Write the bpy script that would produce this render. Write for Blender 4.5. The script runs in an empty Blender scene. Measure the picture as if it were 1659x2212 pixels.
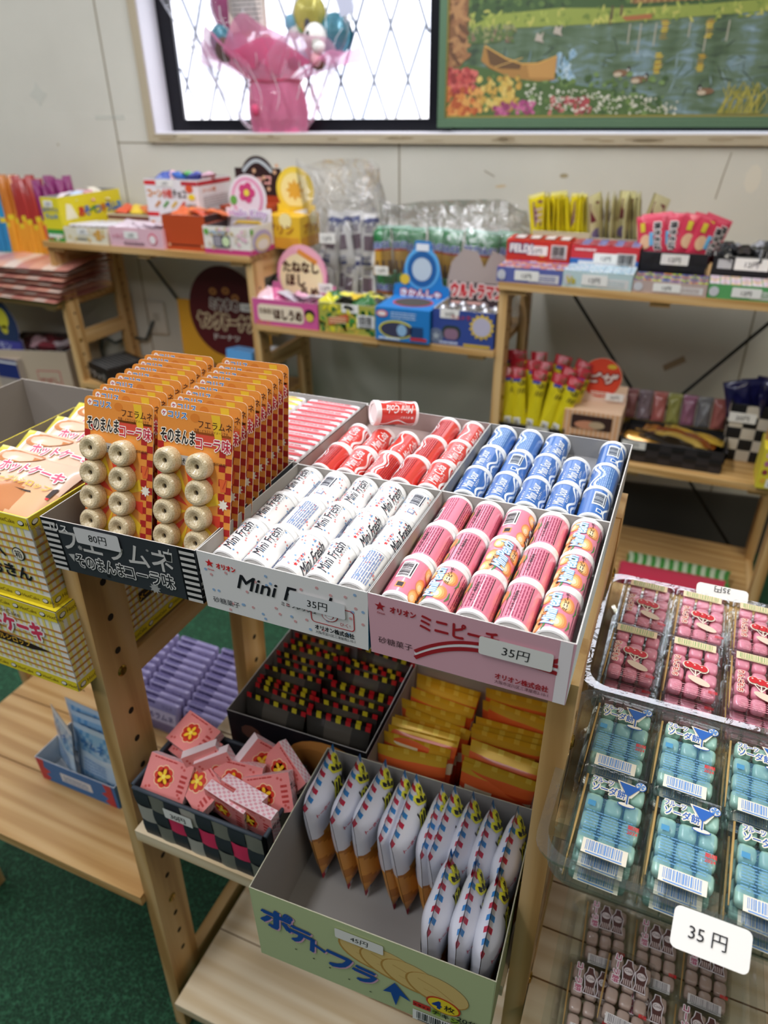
import bpy, bmesh, math, random
from math import sin, cos, pi, radians
from mathutils import Vector as V, Matrix as Mx

# ---------------------------------------------------------------- camera, world, lights, exposure
SC = bpy.context.scene
COL = SC.collection
YAW, PITCH, ROLL = 0.4047, 0.5286, -0.0120
_fw = V((-sin(YAW)*cos(PITCH), cos(YAW)*cos(PITCH), -sin(PITCH)))
_rt = V((cos(YAW), sin(YAW), 0)); _up = _rt.cross(_fw)
_r2 = _rt*cos(ROLL)+_up*sin(ROLL); _u2 = -_rt*sin(ROLL)+_up*cos(ROLL)
CAM = V((0.3265, -0.3806, 1.3123))
cd = bpy.data.cameras.new('camera'); cam = bpy.data.objects.new('camera', cd); COL.objects.link(cam)
cam.matrix_world = Mx(((_r2.x, _u2.x, -_fw.x, CAM.x), (_r2.y, _u2.y, -_fw.y, CAM.y), (_r2.z, _u2.z, -_fw.z, CAM.z), (0, 0, 0, 1)))
cd.sensor_fit = 'HORIZONTAL'; cd.sensor_width = 36.0; cd.lens = 36.0*1530/1659
cd.clip_start = 0.02; cd.dof.use_dof = True
cd.dof.focus_distance = _fw.dot(V((0.14, 0.06, 1.0))-CAM); cd.dof.aperture_fstop = 7.6
SC.camera = cam
W = bpy.data.worlds.new('world'); SC.world = W; W.use_nodes = True
_bg = W.node_tree.nodes['Background']; _bg.inputs[0].default_value = (0.93, 0.96, 1.0, 1); _bg.inputs[1].default_value = 0.085
def area(name, loc, tgt, sx, sy, power, col):
    l = bpy.data.lights.new(name, 'AREA'); l.shape = 'RECTANGLE'; l.size = sx; l.size_y = sy; l.energy = power; l.color = col
    o = bpy.data.objects.new(name, l); COL.objects.link(o); o.location = loc
    o.rotation_euler = (V(tgt)-V(loc)).to_track_quat('-Z', 'Y').to_euler(); return o
area('ceiling_lamp', (-0.42, 0.35, 2.5), (-0.42, 0.35, 0), 0.22, 2.4, 36, (0.93, 0.94, 1.0))
area('ceiling_lamp', (1.5, 0.2, 2.5), (1.5, 0.2, 0), 0.42, 2.4, 22, (1.0, 0.93, 0.80))
area('ceiling_lamp', (-2.3, 0.0, 2.5), (-2.3, 0.0, 0), 0.42, 2.4, 26, (0.95, 0.96, 1.0))
area('ceiling_lamp', (-0.6, -1.7, 2.5), (-0.6, -1.7, 0), 2.4, 0.6, 16, (0.93, 0.95, 1.0))
SC.view_settings.view_transform = 'Standard'; SC.view_settings.look = 'None'
SC.view_settings.gamma = 1.0; SC.view_settings.use_curve_mapping = False; SC.view_settings.exposure = 0.33
SC.cycles.max_bounces = 7; SC.cycles.transparent_max_bounces = 14; SC.cycles.transmission_bounces = 6
SC.cycles.caustics_reflective = False; SC.cycles.caustics_refractive = False
SC.cycles.use_denoising = True
R = random.Random(11)

# ---------------------------------------------------------------- materials
def lin(h):
    h = h.lstrip('#'); c = [int(h[i:i+2], 16)/255 for i in (0, 2, 4)]
    return tuple(x/12.92 if x <= .04045 else ((x+.055)/1.055)**2.4 for x in c)+(1,)
_M = {}
def M(h, rough=.55, metal=0., coat=0., name=None, spec=.4, alpha=1.0):
    k = (h, rough, metal, coat, spec, alpha)
    if k in _M: return _M[k]
    m = bpy.data.materials.new(name or ('surface_'+h.strip('#'))); m.use_nodes = True
    b = m.node_tree.nodes['Principled BSDF']
    b.inputs['Base Color'].default_value = lin(h); b.inputs['Roughness'].default_value = rough
    b.inputs['Metallic'].default_value = metal; b.inputs['Coat Weight'].default_value = coat
    b.inputs['Coat Roughness'].default_value = .12; b.inputs['Specular IOR Level'].default_value = spec
    b.inputs['Alpha'].default_value = alpha
    _M[k] = m; return m
def nodemat(name):
    m = bpy.data.materials.new(name); m.use_nodes = True
    nt = m.node_tree; return m, nt, nt.nodes, nt.links, nt.nodes['Principled BSDF']
def ramp(N, stops):
    r = N.new('ShaderNodeValToRGB'); e = r.color_ramp.elements
    e[0].position, e[0].color = stops[0][0], lin(stops[0][1]); e[1].position, e[1].color = stops[-1][0], lin(stops[-1][1])
    for p, c in stops[1:-1]:
        x = e.new(p); x.color = lin(c)
    return r
def wood(name, c0, c1, c2, axis='X', scale=1.0, rough=.5):
    m, nt, N, L, b = nodemat(name)
    tc = N.new('ShaderNodeTexCoord'); mp = N.new('ShaderNodeMapping')
    s = [26*scale]*3; s['XYZ'.index(axis)] = 1.2*scale; mp.inputs['Scale'].default_value = s
    L.new(tc.outputs['Object'], mp.inputs[0])
    n1 = N.new('ShaderNodeTexNoise'); n1.inputs['Scale'].default_value = 1.6; n1.inputs['Detail'].default_value = 5; n1.inputs['Distortion'].default_value = 1.2
    L.new(mp.outputs[0], n1.inputs['Vector'])
    w = N.new('ShaderNodeTexWave'); w.inputs['Scale'].default_value = .55; w.inputs['Distortion'].default_value = 6; w.inputs['Detail'].default_value = 2.5
    w.bands_direction = 'DIAGONAL'; L.new(mp.outputs[0], w.inputs['Vector'])
    mx = N.new('ShaderNodeMix'); mx.inputs[0].default_value = .45; L.new(n1.outputs[0], mx.inputs[2]); L.new(w.outputs[1], mx.inputs[3])
    r = ramp(N, [(.25, c0), (.5, c1), (.78, c2)]); L.new(mx.outputs[0], r.inputs[0])
    L.new(r.outputs[0], b.inputs['Base Color']); b.inputs['Roughness'].default_value = rough
    bp = N.new('ShaderNodeBump'); bp.inputs['Strength'].default_value = .12; bp.inputs['Distance'].default_value = .001
    L.new(n1.outputs[0], bp.inputs['Height']); L.new(bp.outputs[0], b.inputs['Normal'])
    return m
def film(name, tint='#ffffff', gloss=.03, rough=.06, haze=0.0, hazecol='#ffffff', wrinkle=0., wscale=30, fres=.55):
    """thin clear plastic: see-through with a fresnel gloss and a little haze"""
    m, nt, N, L, b = nodemat(name); N.remove(b); out = N['Material Output']
    t = N.new('ShaderNodeBsdfTransparent'); t.inputs[0].default_value = lin(tint)
    g = N.new('ShaderNodeBsdfGlossy'); g.inputs['Roughness'].default_value = rough
    fr = N.new('ShaderNodeLayerWeight'); fr.inputs[0].default_value = .35
    ma = N.new('ShaderNodeMath'); ma.operation = 'MULTIPLY_ADD'; ma.inputs[1].default_value = fres; ma.inputs[2].default_value = gloss
    L.new(fr.outputs['Fresnel'], ma.inputs[0])
    ms = N.new('ShaderNodeMixShader'); L.new(ma.outputs[0], ms.inputs[0]); L.new(t.outputs[0], ms.inputs[1]); L.new(g.outputs[0], ms.inputs[2])
    if wrinkle:
        tc = N.new('ShaderNodeTexCoord'); n = N.new('ShaderNodeTexNoise'); n.inputs['Scale'].default_value = wscale; n.inputs['Detail'].default_value = 3; n.inputs['Distortion'].default_value = 1.5
        L.new(tc.outputs['Object'], n.inputs['Vector'])
        bp = N.new('ShaderNodeBump'); bp.inputs['Strength'].default_value = wrinkle; bp.inputs['Distance'].default_value = .01
        L.new(n.outputs[0], bp.inputs['Height']); L.new(bp.outputs[0], g.inputs['Normal']); L.new(bp.outputs[0], fr.inputs['Normal'])
    if haze:
        d = N.new('ShaderNodeBsdfDiffuse'); d.inputs[0].default_value = lin(hazecol)
        m2 = N.new('ShaderNodeMixShader'); m2.inputs[0].default_value = haze
        L.new(ms.outputs[0], m2.inputs[1]); L.new(d.outputs[0], m2.inputs[2]); L.new(m2.outputs[0], out.inputs[0])
    else: L.new(ms.outputs[0], out.inputs[0])
    return m

# ---------------------------------------------------------------- geometry builder
class G:
    def __init__(s): s.v = []; s.f = []; s.m = []; s.sm = []; s.mats = []; s.T = None
    def mi(s, mat):
        if mat not in s.mats: s.mats.append(mat)
        return s.mats.index(mat)
    def add(s, vs, fs, mat, smooth=False, T=None):
        o = len(s.v); T = T or s.T
        for p in vs:
            p = V(p); s.v.append(T @ p if T else p)
        ms = mat if isinstance(mat, list) else None
        for i, f in enumerate(fs):
            s.f.append([o+q for q in f]); s.m.append(s.mi(ms[i] if ms else mat)); s.sm.append(smooth)
        return s
    def box(s, x0, x1, y0, y1, z0, z1, mat, T=None, mats=None):
        vs = [(x, y, z) for z in (z0, z1) for y in (y0, y1) for x in (x0, x1)]
        fs = [(0, 1, 5, 4), (1, 3, 7, 5), (3, 2, 6, 7), (2, 0, 4, 6), (4, 5, 7, 6), (2, 3, 1, 0)]  # front right back left top bottom
        return s.add(vs, fs, [mats.get(i, mat) for i in range(6)] if mats else mat, T=T)
    def rbox(s, x0, x1, y0, y1, z0, z1, r, mat, T=None, n=3, smooth=True):
        pts = rrect(x0, y0, x1-x0, y1-y0, r, n); e = min(r*.5, (z1-z0)*.3); cx, cy = (x0+x1)/2, (y0+y1)/2
        fx, fy = 1-2*e/(x1-x0), 1-2*e/(y1-y0); k = len(pts); vs = []
        for z, q in ((z0, 1), (z0+e, 0), (z1-e, 0), (z1, 1)):
            for x, y in pts: vs.append((cx+(x-cx)*(fx if q else 1), cy+(y-cy)*(fy if q else 1), z))
        fs = [[a*k+i, a*k+(i+1) % k, (a+1)*k+(i+1) % k, (a+1)*k+i] for a in range(3) for i in range(k)]
        fs += [list(range(k))[::-1], [3*k+i for i in range(k)]]
        return s.add(vs, fs, mat, smooth, T)
    def prism(s, pts, z0, z1, mat, T=None, side=None, smooth=False, back=None):
        k = len(pts); vs = [(x, y, z0) for x, y in pts]+[(x, y, z1) for x, y in pts]
        s.add(vs, [[i, (i+1) % k, k+(i+1) % k, k+i] for i in range(k)], side or mat, smooth, T)
        s.add(vs, [list(range(k, 2*k))], mat, False, T); s.add(vs, [list(range(k))[::-1]], back or side or mat, False, T)
        return s
    def lathe(s, prof, n, mat, T=None, smooth=True, mats=None):
        vs = [(r*cos(2*pi*i/n), r*sin(2*pi*i/n), z) for r, z in prof for i in range(n)]
        for a in range(len(prof)-1):
            mm = mats[a] if mats else mat
            s.add(vs[a*n:(a+2)*n], [[i, (i+1) % n, n+(i+1) % n, n+i] for i in range(n)], mm, smooth, T)
        return s
    def tube(s, path, r, mat, n=8, T=None, closed=False, smooth=True):
        path = [V(p) for p in path]; vs = []; k = len(path); u = None
        for i, p in enumerate(path):
            a = path[(i-1) % k] if closed or i > 0 else p; b = path[(i+1) % k] if closed or i < k-1 else p
            t = (b-a).normalized()
            if u is None: u = t.orthogonal().normalized()
            u = (u-t*u.dot(t)).normalized(); w = t.cross(u); rr = r[i] if isinstance(r, (list, tuple)) else r
            for j in range(n): vs.append(p+(u*cos(2*pi*j/n)+w*sin(2*pi*j/n))*rr)
        fs = [[i*n+j, i*n+(j+1) % n, ((i+1) % k)*n+(j+1) % n, ((i+1) % k)*n+j] for i in range(k if closed else k-1) for j in range(n)]
        if not closed: fs += [list(range(n))[::-1], [(k-1)*n+j for j in range(n)]]
        return s.add(vs, fs, mat, smooth, T)
    def grid(s, fn, nu, nv, mat, smooth=True, T=None, flip=False):
        vs = [fn(i/nu, j/nv) for j in range(nv+1) for i in range(nu+1)]; fs = []; ms = []
        for j in range(nv):
            for i in range(nu):
                a = j*(nu+1)+i; q = [a, a+1, a+nu+2, a+nu+1]; fs.append(q[::-1] if flip else q)
                ms.append(mat((i+.5)/nu, (j+.5)/nv) if callable(mat) else mat)
        return s.add(vs, fs, ms, smooth, T)
    def ball(s, c, rx, ry, rz, mat, n=14, T=None):
        c = V(c); vs = []; fs = []; k = n//2
        for j in range(k+1):
            a = -pi/2+pi*j/k
            for i in range(n): vs.append(c+V((rx*cos(a)*cos(2*pi*i/n), ry*cos(a)*sin(2*pi*i/n), rz*sin(a))))
        for j in range(k):
            for i in range(n): fs.append([j*n+i, j*n+(i+1) % n, (j+1)*n+(i+1) % n, (j+1)*n+i])
        return s.add(vs, fs, mat, True, T)
    def decal(s, D, fn, eps=.0002, T=None, jit=0):
        for i, (vs, fs, mat, L) in enumerate(D): s.add([fn(x, y, (L+jit*(i % 40)*.02)*eps) for x, y in vs], fs, mat, False, T)
        return s
    def build(s, name, parent=None, loc=None, rot=None, lab=None, cat=None, grp=None, kind=None, mat=None):
        me = bpy.data.meshes.new(name); me.from_pydata([tuple(p) for p in s.v], [], s.f)
        for m in s.mats: me.materials.append(m)
        me.polygons.foreach_set('material_index', s.m); me.polygons.foreach_set('use_smooth', s.sm)
        me.update(); o = bpy.data.objects.new(name, me); COL.objects.link(o)
        if parent: o.parent = parent
        if loc is not None: o.location = loc
        if rot is not None: o.rotation_euler = rot
        if mat is not None: o.matrix_world = mat
        return tag(o, lab, cat, grp, kind)
def tag(o, lab=None, cat=None, grp=None, kind=None):
    if lab: o['label'] = lab
    if cat: o['category'] = cat
    if grp: o['group'] = grp
    if kind: o['kind'] = kind
    return o
def empty(name, loc=(0, 0, 0), rot=(0, 0, 0), lab=None, cat=None, grp=None, mat=None):
    o = bpy.data.objects.new(name, None); COL.objects.link(o); o.empty_display_size = .02
    o.location = loc; o.rotation_euler = rot
    if mat is not None: o.matrix_world = mat
    return tag(o, lab, cat, grp)
def dup(o, mat=None, lab=None, loc=None, rot=None, parent=None):
    c = o.copy(); COL.objects.link(c)
    if parent: c.parent = parent
    for ch in o.children: dup(ch, parent=c)
    if loc is not None: c.location = loc
    if rot is not None: c.rotation_euler = rot
    if mat is not None: c.matrix_world = mat
    if lab: c['label'] = lab
    return c
def TR(x=0, y=0, z=0, rx=0, ry=0, rz=0):
    return Mx.Translation((x, y, z)) @ Mx.Rotation(rz, 4, 'Z') @ Mx.Rotation(ry, 4, 'Y') @ Mx.Rotation(rx, 4, 'X')

# ---------------------------------------------------------------- flat printing (decals)
def plane(o, u, v):
    o, u, v = V(o), V(u), V(v); n = u.cross(v).normalized()
    return lambda x, y, e: o+u*x+v*y+n*e
FRONT = lambda y=0., x=0., z=0.: plane((x, y, z), (1, 0, 0), (0, 0, 1))
RIGHT = lambda x=0., y=0., z=0.: plane((x, y, z), (0, 1, 0), (0, 0, 1))
TOP = lambda z=0., x=0., y=0.: plane((x, y, z), (1, 0, 0), (0, 1, 0))
def rrect(x, y, w, h, r, n=4):
    p = []
    for cx, cy, a in ((x+w-r, y+h-r, 0), (x+r, y+h-r, pi/2), (x+r, y+r, pi), (x+w-r, y+r, 1.5*pi)):
        p += [(cx+r*cos(a+pi/2*i/n), cy+r*sin(a+pi/2*i/n)) for i in range(n+1)]
    return p
def poly(D, pts, mat, L=1): D.append((pts, [list(range(len(pts)))], mat, L))
def rect(D, x, y, w, h, mat, L=1, n=1):
    if n == 1: poly(D, [(x, y), (x+w, y), (x+w, y+h), (x, y+h)], mat, L)
    else:
        vs = [(x+w*i, y+h*j/n) for j in range(n+1) for i in (0, 1)]
        D.append((vs, [[2*j, 2*j+1, 2*j+3, 2*j+2] for j in range(n)], mat, L))
def ell(D, x, y, rx, ry, mat, L=1, n=20, rot=0):
    c, s = cos(rot), sin(rot); q = [(rx*cos(2*pi*i/n), ry*sin(2*pi*i/n)) for i in range(n)]
    poly(D, [(x+a*c-b*s, y+a*s+b*c) for a, b in q], mat, L)
def star(D, x, y, r, mat, L=1, k=5, q=.42, rot=pi/2):
    vs = [(x, y)]+[(x+(r if i % 2 == 0 else r*q)*cos(rot+pi*i/k), y+(r if i % 2 == 0 else r*q)*sin(rot+pi*i/k)) for i in range(2*k)]
    D.append((vs, [[0, 1+i, 1+(i+1) % (2*k)] for i in range(2*k)], mat, L))
def stroke(D, pts, w, mat, L=1, closed=False):
    vs = []; k = len(pts)
    for i, (x, y) in enumerate(pts):
        a = pts[(i-1) % k] if closed or i else pts[i]; b = pts[(i+1) % k] if closed or i < k-1 else pts[i]
        dx, dy = b[0]-a[0], b[1]-a[1]; l = math.hypot(dx, dy) or 1
        ww = w[i] if isinstance(w, (list, tuple)) else w
        vs += [(x-dy/l*ww/2, y+dx/l*ww/2), (x+dy/l*ww/2, y-dx/l*ww/2)]
    D.append((vs, [[2*i+1, 2*((i+1) % k)+1, 2*((i+1) % k), 2*i] for i in range(k if closed else k-1)], mat, L))
_TX = {}
def text_raw(s, bold=0.):
    k = (s, bold)
    if k in _TX: return _TX[k]
    c = bpy.data.curves.new('t', 'FONT'); c.body = s; c.size = 1; c.resolution_u = 2; c.offset = bold
    o = bpy.data.objects.new('t', c); me = bpy.data.meshes.new_from_object(o)
    vs = [(v.co.x, v.co.y) for v in me.vertices]; fs = [list(p.vertices) for p in me.polygons]
    bpy.data.objects.remove(o); bpy.data.curves.remove(c); bpy.data.meshes.remove(me)
    x0 = min([v[0] for v in vs] or [0]); x1 = max([v[0] for v in vs] or [1])
    _TX[k] = ([(x-x0, y) for x, y in vs], fs, x1-x0); return _TX[k]
def text(D, s, x, y, size, mat, L=2, al='l', bold=.012, shear=0., rot=0., fit=None, sx=1., out=None, cut=None, vert=False):
    """al l/c; fit = forced width; bold = spread of the pen; out = (material, extra spread) outline under the letters"""
    vs, fs, w = text_raw(s)
    k = (fit/(w*size)) if fit else sx
    ox = -w*size*k/2 if al == 'c' else 0; c, q = cos(rot), sin(rot)
    def put(b, m, L, n):
        for i in range(n):
            dx, dy = (b*size*cos(2*pi*i/n+.4), b*size*sin(2*pi*i/n+.4)) if b else (0, 0)
            pts = []
            for p in vs:
                a, e = p[0]*size*k+ox+shear*p[1]*size+dx, p[1]*size+dy; pts.append((x+a*c-e*q, y+a*q+e*c))
            D.append((pts, fs, m, L+.07*i))
    if out: put(bold+out[1]*1.9, out[0], L, 12); L += 1
    put(bold, mat, L, 1 if bold < .006 else 4)
def barcode(D, x, y, w, h, ink, paper, L=1, seed=3):
    r = random.Random(seed); rect(D, x, y, w, h, paper, L); t = x+w*.08
    while t < x+w*.9:
        b = w*r.choice((.012, .02, .03)); rect(D, t, y+h*.22, b, h*.7, ink, L+1); t += b+w*r.choice((.012, .02, .028))
    rect(D, x+w*.1, y+h*.06, w*.8, h*.08, ink, L+1)
def lines(D, x, y, w, h, n, mat, L=2, seed=1, fill=.55):
    """rows of print too small to read"""
    r = random.Random(seed); ph = h/n
    for i in range(n):
        t = x
        while t < x+w:
            b = min(w*r.uniform(.05, .2), x+w-t); rect(D, t, y+i*ph, b, ph*fill, mat, L); t += b+w*r.uniform(.012, .03)
def yen(D, s, x, y, w, h, L=3, paper=None, hand=True, r=.12, tsize=.62):
    """price sticker with hand lettering"""
    poly(D, rrect(x, y, w, h, h*r), paper or STK, L)
    text(D, s, x+w*.5, y+h*.27, h*tsize, INK, L+1, 'c', bold=.0, shear=.08)
INK = M('#15151a', .5); WHITE = M('#f4f4f2', .5); STK = M('#eceae4', .4); CARD = M('#8f8b86', .85); RED = M('#d8262c', .45); BLACK = M('#101012', .45)

# ---------------------------------------------------------------- reusable things
def open_box(g, w, d, h, mo, mi, t=.001, zf=.002, T=None, edge=None, flare=0.):
    """open-topped folded carton, origin front-left-bottom"""
    e = edge or mi; q = flare
    o = [(0, 0, 0), (w, 0, 0), (w, d, 0), (0, d, 0), (-q, -q, h), (w+q, -q, h), (w+q, d+q, h), (-q, d+q, h)]
    i = [(t, t, zf), (w-t, t, zf), (w-t, d-t, zf), (t, d-t, zf), (t-q, t-q, h), (w-t+q, t-q, h), (w-t+q, d-t+q, h), (t-q, d-t+q, h)]
    side = [(0, 1, 5, 4), (1, 2, 6, 5), (2, 3, 7, 6), (3, 0, 4, 7)]
    mos = mo if isinstance(mo, list) else [mo]*4
    g.add(o, side+[(3, 2, 1, 0)], mos+[mi], T=T)
    g.add(i, [f[::-1] for f in side]+[(0, 1, 2, 3)], mi, T=T)
    g.add(o+i, [(4, 5, 13, 12), (5, 6, 14, 13), (6, 7, 15, 14), (7, 4, 12, 15)], e, T=T)
def pillow(g, w, h, t, mat, crimp=.07, nu=12, nv=16, T=None, back=None, wob=0., side=False, seed=0):
    """sealed flow-pack: flat crimped ends, puffed middle, origin at centre, faces +-Z, long axis Y"""
    r = random.Random(seed); ph = [r.uniform(0, 6) for _ in range(4)]
    def prof(u, v):
        a = max(0, 1-abs(2*u-1)**2.6); c = min(v, 1-v)
        b = 0 if c < crimp else min(1, (c-crimp)/.2)
        if side: return a*min(1, c/.12)*t/2
        return (a**.6)*math.sqrt(b*(2-b))*t/2*(1+wob*sin(9*u+ph[0])*sin(11*v+ph[1]))+.0003
    f = lambda sg: (lambda u, v: V(((u-.5)*w*(1-.05*sin(pi*v)), (v-.5)*h, sg*prof(u, v)+wob*t*.5*sin(5*v+ph[2])*sin(3*u+ph[3]))))
    g.grid(f(1), nu, nv, mat, True, T); g.grid(f(-1), nu, nv, back or mat, True, T, flip=True)
    F = f(1); Bk = f(-1)
    fm = lambda x, y, e: F(min(1, max(0, x/w+.5)), min(1, max(0, y/h+.5)))+V((0, 0, e+.0004))
    bm = lambda x, y, e: Bk(min(1, max(0, .5-x/w)), min(1, max(0, y/h+.5)))-V((0, 0, e+.0004))
    return fm, bm
# ================================================================ SETTING
PINE = wood('pine', '#b58a50', '#c69d63', '#d2ad76', 'X', 1.6, rough=.45)
PINEZ = wood('pine_upright', '#b0854d', '#cda46a', '#dab781', 'Z', rough=.45)
PINEY = wood('pine_rail', '#b0854d', '#cda46a', '#dab781', 'Y', rough=.45)
PALE = wood('pale_pine', '#cfb78f', '#dac6a3', '#e2d1b1', 'X', 1.5, rough=.5)
def turf_mat():
    m, nt, N, L, b = nodemat('artificial_turf')
    tc = N.new('ShaderNodeTexCoord')
    v = N.new('ShaderNodeTexVoronoi'); v.inputs['Scale'].default_value = 210; L.new(tc.outputs['Object'], v.inputs['Vector'])
    n = N.new('ShaderNodeTexNoise'); n.inputs['Scale'].default_value = 120; n.inputs['Detail'].default_value = 6; n.inputs['Distortion'].default_value = 3; L.new(tc.outputs['Object'], n.inputs['Vector'])
    mx = N.new('ShaderNodeMix'); mx.inputs[0].default_value = .6; L.new(v.outputs['Distance'], mx.inputs[2]); L.new(n.outputs[0], mx.inputs[3])
    r = ramp(N, [(.25, '#01220f'), (.5, '#0c4024'), (.72, '#2f6b48')]); L.new(mx.outputs[0], r.inputs[0]); L.new(r.outputs[0], b.inputs['Base Color'])
    bp = N.new('ShaderNodeBump'); bp.inputs['Strength'].default_value = .9; bp.inputs['Distance'].default_value = .006
    L.new(mx.outputs[0], bp.inputs['Height']); L.new(bp.outputs[0], b.inputs['Normal']); b.inputs['Roughness'].default_value = .7
    return m
g = G(); g.grid(lambda u, v: V((-4.5+8*u, -2.5+5.2*v, 0)), 8, 8, turf_mat(), False); g.box(-4.5, 3.5, -2.5, 2.7, -.05, -.001, M('#0b3d20'))
g.build('floor', kind='structure')
# wall, in its own frame: s along the wall, t into the wall, z up
WA = .105; W0 = V((-.9, 1.74, 0)); WE = V((cos(WA), sin(WA), 0)); WN = V((-sin(WA), cos(WA), 0))
TW = Mx(((WE.x, WN.x, 0, W0.x), (WE.y, WN.y, 0, W0.y), (0, 0, 1, 0), (0, 0, 0, 1)))
def wall_mat():
    m, nt, N, L, b = nodemat('painted_panel')
    tc = N.new('ShaderNodeTexCoord'); n = N.new('ShaderNodeTexNoise'); n.inputs['Scale'].default_value = 3; n.inputs['Detail'].default_value = 6; L.new(tc.outputs['Object'], n.inputs['Vector'])
    r = ramp(N, [(.3, '#c8c5b8'), (.7, '#d4d1c4')]); L.new(n.outputs[0], r.inputs[0]); L.new(r.outputs[0], b.inputs['Base Color']); b.inputs['Roughness'].default_value = .6
    n2 = N.new('ShaderNodeTexNoise'); n2.inputs['Scale'].default_value = 160; L.new(tc.outputs['Object'], n2.inputs['Vector'])
    bp = N.new('ShaderNodeBump'); bp.inputs['Strength'].default_value = .06; L.new(n2.outputs[0], bp.inputs['Height']); L.new(bp.outputs[0], b.inputs['Normal'])
    return m
WM = wall_mat(); SEAM = M('#8d836c', .8); TAPE = M('#dcdcd0', .3, alpha=.7); DIRT = M('#a59878', .8)
X0, X1, Z0, Z1 = -.437, 1.75, 1.226, 2.4       # window opening
g = G()
for a, b, c, d in ((-2.6, X0, 0, 2.9), (X1, 2.6, 0, 2.9), (X0, X1, 0, Z0), (X0, X1, Z1, 2.9)):
    g.add([(a, 0, c), (b, 0, c), (b, 0, d), (a, 0, d)], [(0, 1, 2, 3)], WM)
g.box(-2.6, 2.6, .14, .18, 0, 2.9, M('#55524c'))
D = []
for pts, w in (([(-.578, 2.6), (-.585, 1.2), (-.595, .1)], .005), ([(.366, 1.2), (.37, .1)], .005), ([(1.413, 1.2), (1.418, .1)], .005), ([(-.588, 1.197), (-.447, 1.196)], .004), ([(1.265, 1.181), (1.255, 1.12), (1.249, 1.069)], .0025), ([(.62, 1.13), (.65, 1.115)], .003)):
    stroke(D, pts, w, SEAM, 1)
star(D, -.855, 1.335, .035, TAPE, 1, 4, .6); rect(D, -.655, 1.262, .11, .013, TAPE, 1)
poly(D, [(1.198, .603), (1.206, .585), (1.262, .62), (1.252, .638)], M('#a08c70', .8), 1); ell(D, .845, 1.12, .012, .006, DIRT, 1); ell(D, -.82, 1.19, .004, .003, DIRT, 1); ell(D, .67, 1.09, .016, .004, M('#c9b48e', .8), 1, 10, .1)
ell(D, 1.33, 1.12, .02, .035, M('#d9d3c2', .6), 1, 9)
g.decal(D, FRONT(0), .0006); g.build('wall_back', kind='structure', mat=TW)
TRIMC = M('#b5a88e', .6, name='trim_paint'); JAMB = M('#e6e4ea', .5)
g = G()
g.box(X0-.027, X1+.03, -.012, 0, Z0-.028, Z0-.004, TRIMC); g.box(X0-.027, X0, -.012, 0, Z0-.004, Z1+.03, TRIMC)
D = []
for i in range(26):
    x = R.uniform(-.4, 1.3); ell(D, x, Z0-.02+R.uniform(0, .012), R.uniform(.01, .05), R.uniform(.002, .006), M(R.choice(['#a4957a', '#c3b597', '#9b8a6c']), .7), 1, 9)
g.decal(D, FRONT(-.012), .0004); g.build('trim_1', kind='structure', mat=TW)
ALU = M('#16161c', .3, .3)
g = G()
g.box(X0, X1, -.008, .135, Z0-.006, Z0, JAMB)
g.box(X0-.004, X0, -.008, .135, Z0, Z1, JAMB)
g.box(X0, X1, .125, .139, Z0, Z1, ALU)
win = g.build('window_1', kind='structure', mat=TW)
g = G()
g.box(X0+.001, .47, .096, .124, Z0, Z0+.033, ALU); g.box(X0+.001, X0+.05, .096, .124, Z0+.033, Z1, ALU); g.box(.43, .5, .09, .124, Z0, Z1, ALU)
g.build('window_frame', win)
def pane_mat():
    m, nt, N, L, b = nodemat('lit_frosted_pane'); N.remove(b)
    tc = N.new('ShaderNodeTexCoord'); n = N.new('ShaderNodeTexNoise'); n.inputs['Scale'].default_value = 7; n.inputs['Detail'].default_value = 3; L.new(tc.outputs['Object'], n.inputs['Vector'])
    r = ramp(N, [(.35, '#dde3f4'), (.62, '#f4f3fa')]); L.new(n.outputs[0], r.inputs[0])
    e = N.new('ShaderNodeEmission'); L.new(r.outputs[0], e.inputs[0]); e.inputs[1].default_value = 2.6; L.new(e.outputs[0], N['Material Output'].inputs[0])
    return m
g = G(); g.box(X0+.05, .43, .108, .114, Z0+.033, Z1, pane_mat()); g.build('window_pane', win)
g = G(); g.box(.5, X1, .108, .114, Z0+.033, Z1, pane_mat()); g.build('window_pane', win)
WIRE = M('#a4aab8', .6); g = G()
for k in range(-9, 10):
    for sg in (1, -1):
        pts = []
        for i in range(50):
            z = Z0+.034+i*.0235; s_ = k*.104+sg*(z-Z0)*.39
            if X0+.055 < s_ < .425 and z < Z1: pts.append((s_, .1025, z))
        if len(pts) > 1: g.tube(pts, .0046, WIRE, 5)
g.build('pane_wire', win)
g = G(); g.box(-2.6, 2.6, -.012, 0, 0, .2, M('#4b463f', .6)); g.build('baseboard_back', kind='structure', mat=TW)

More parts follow.
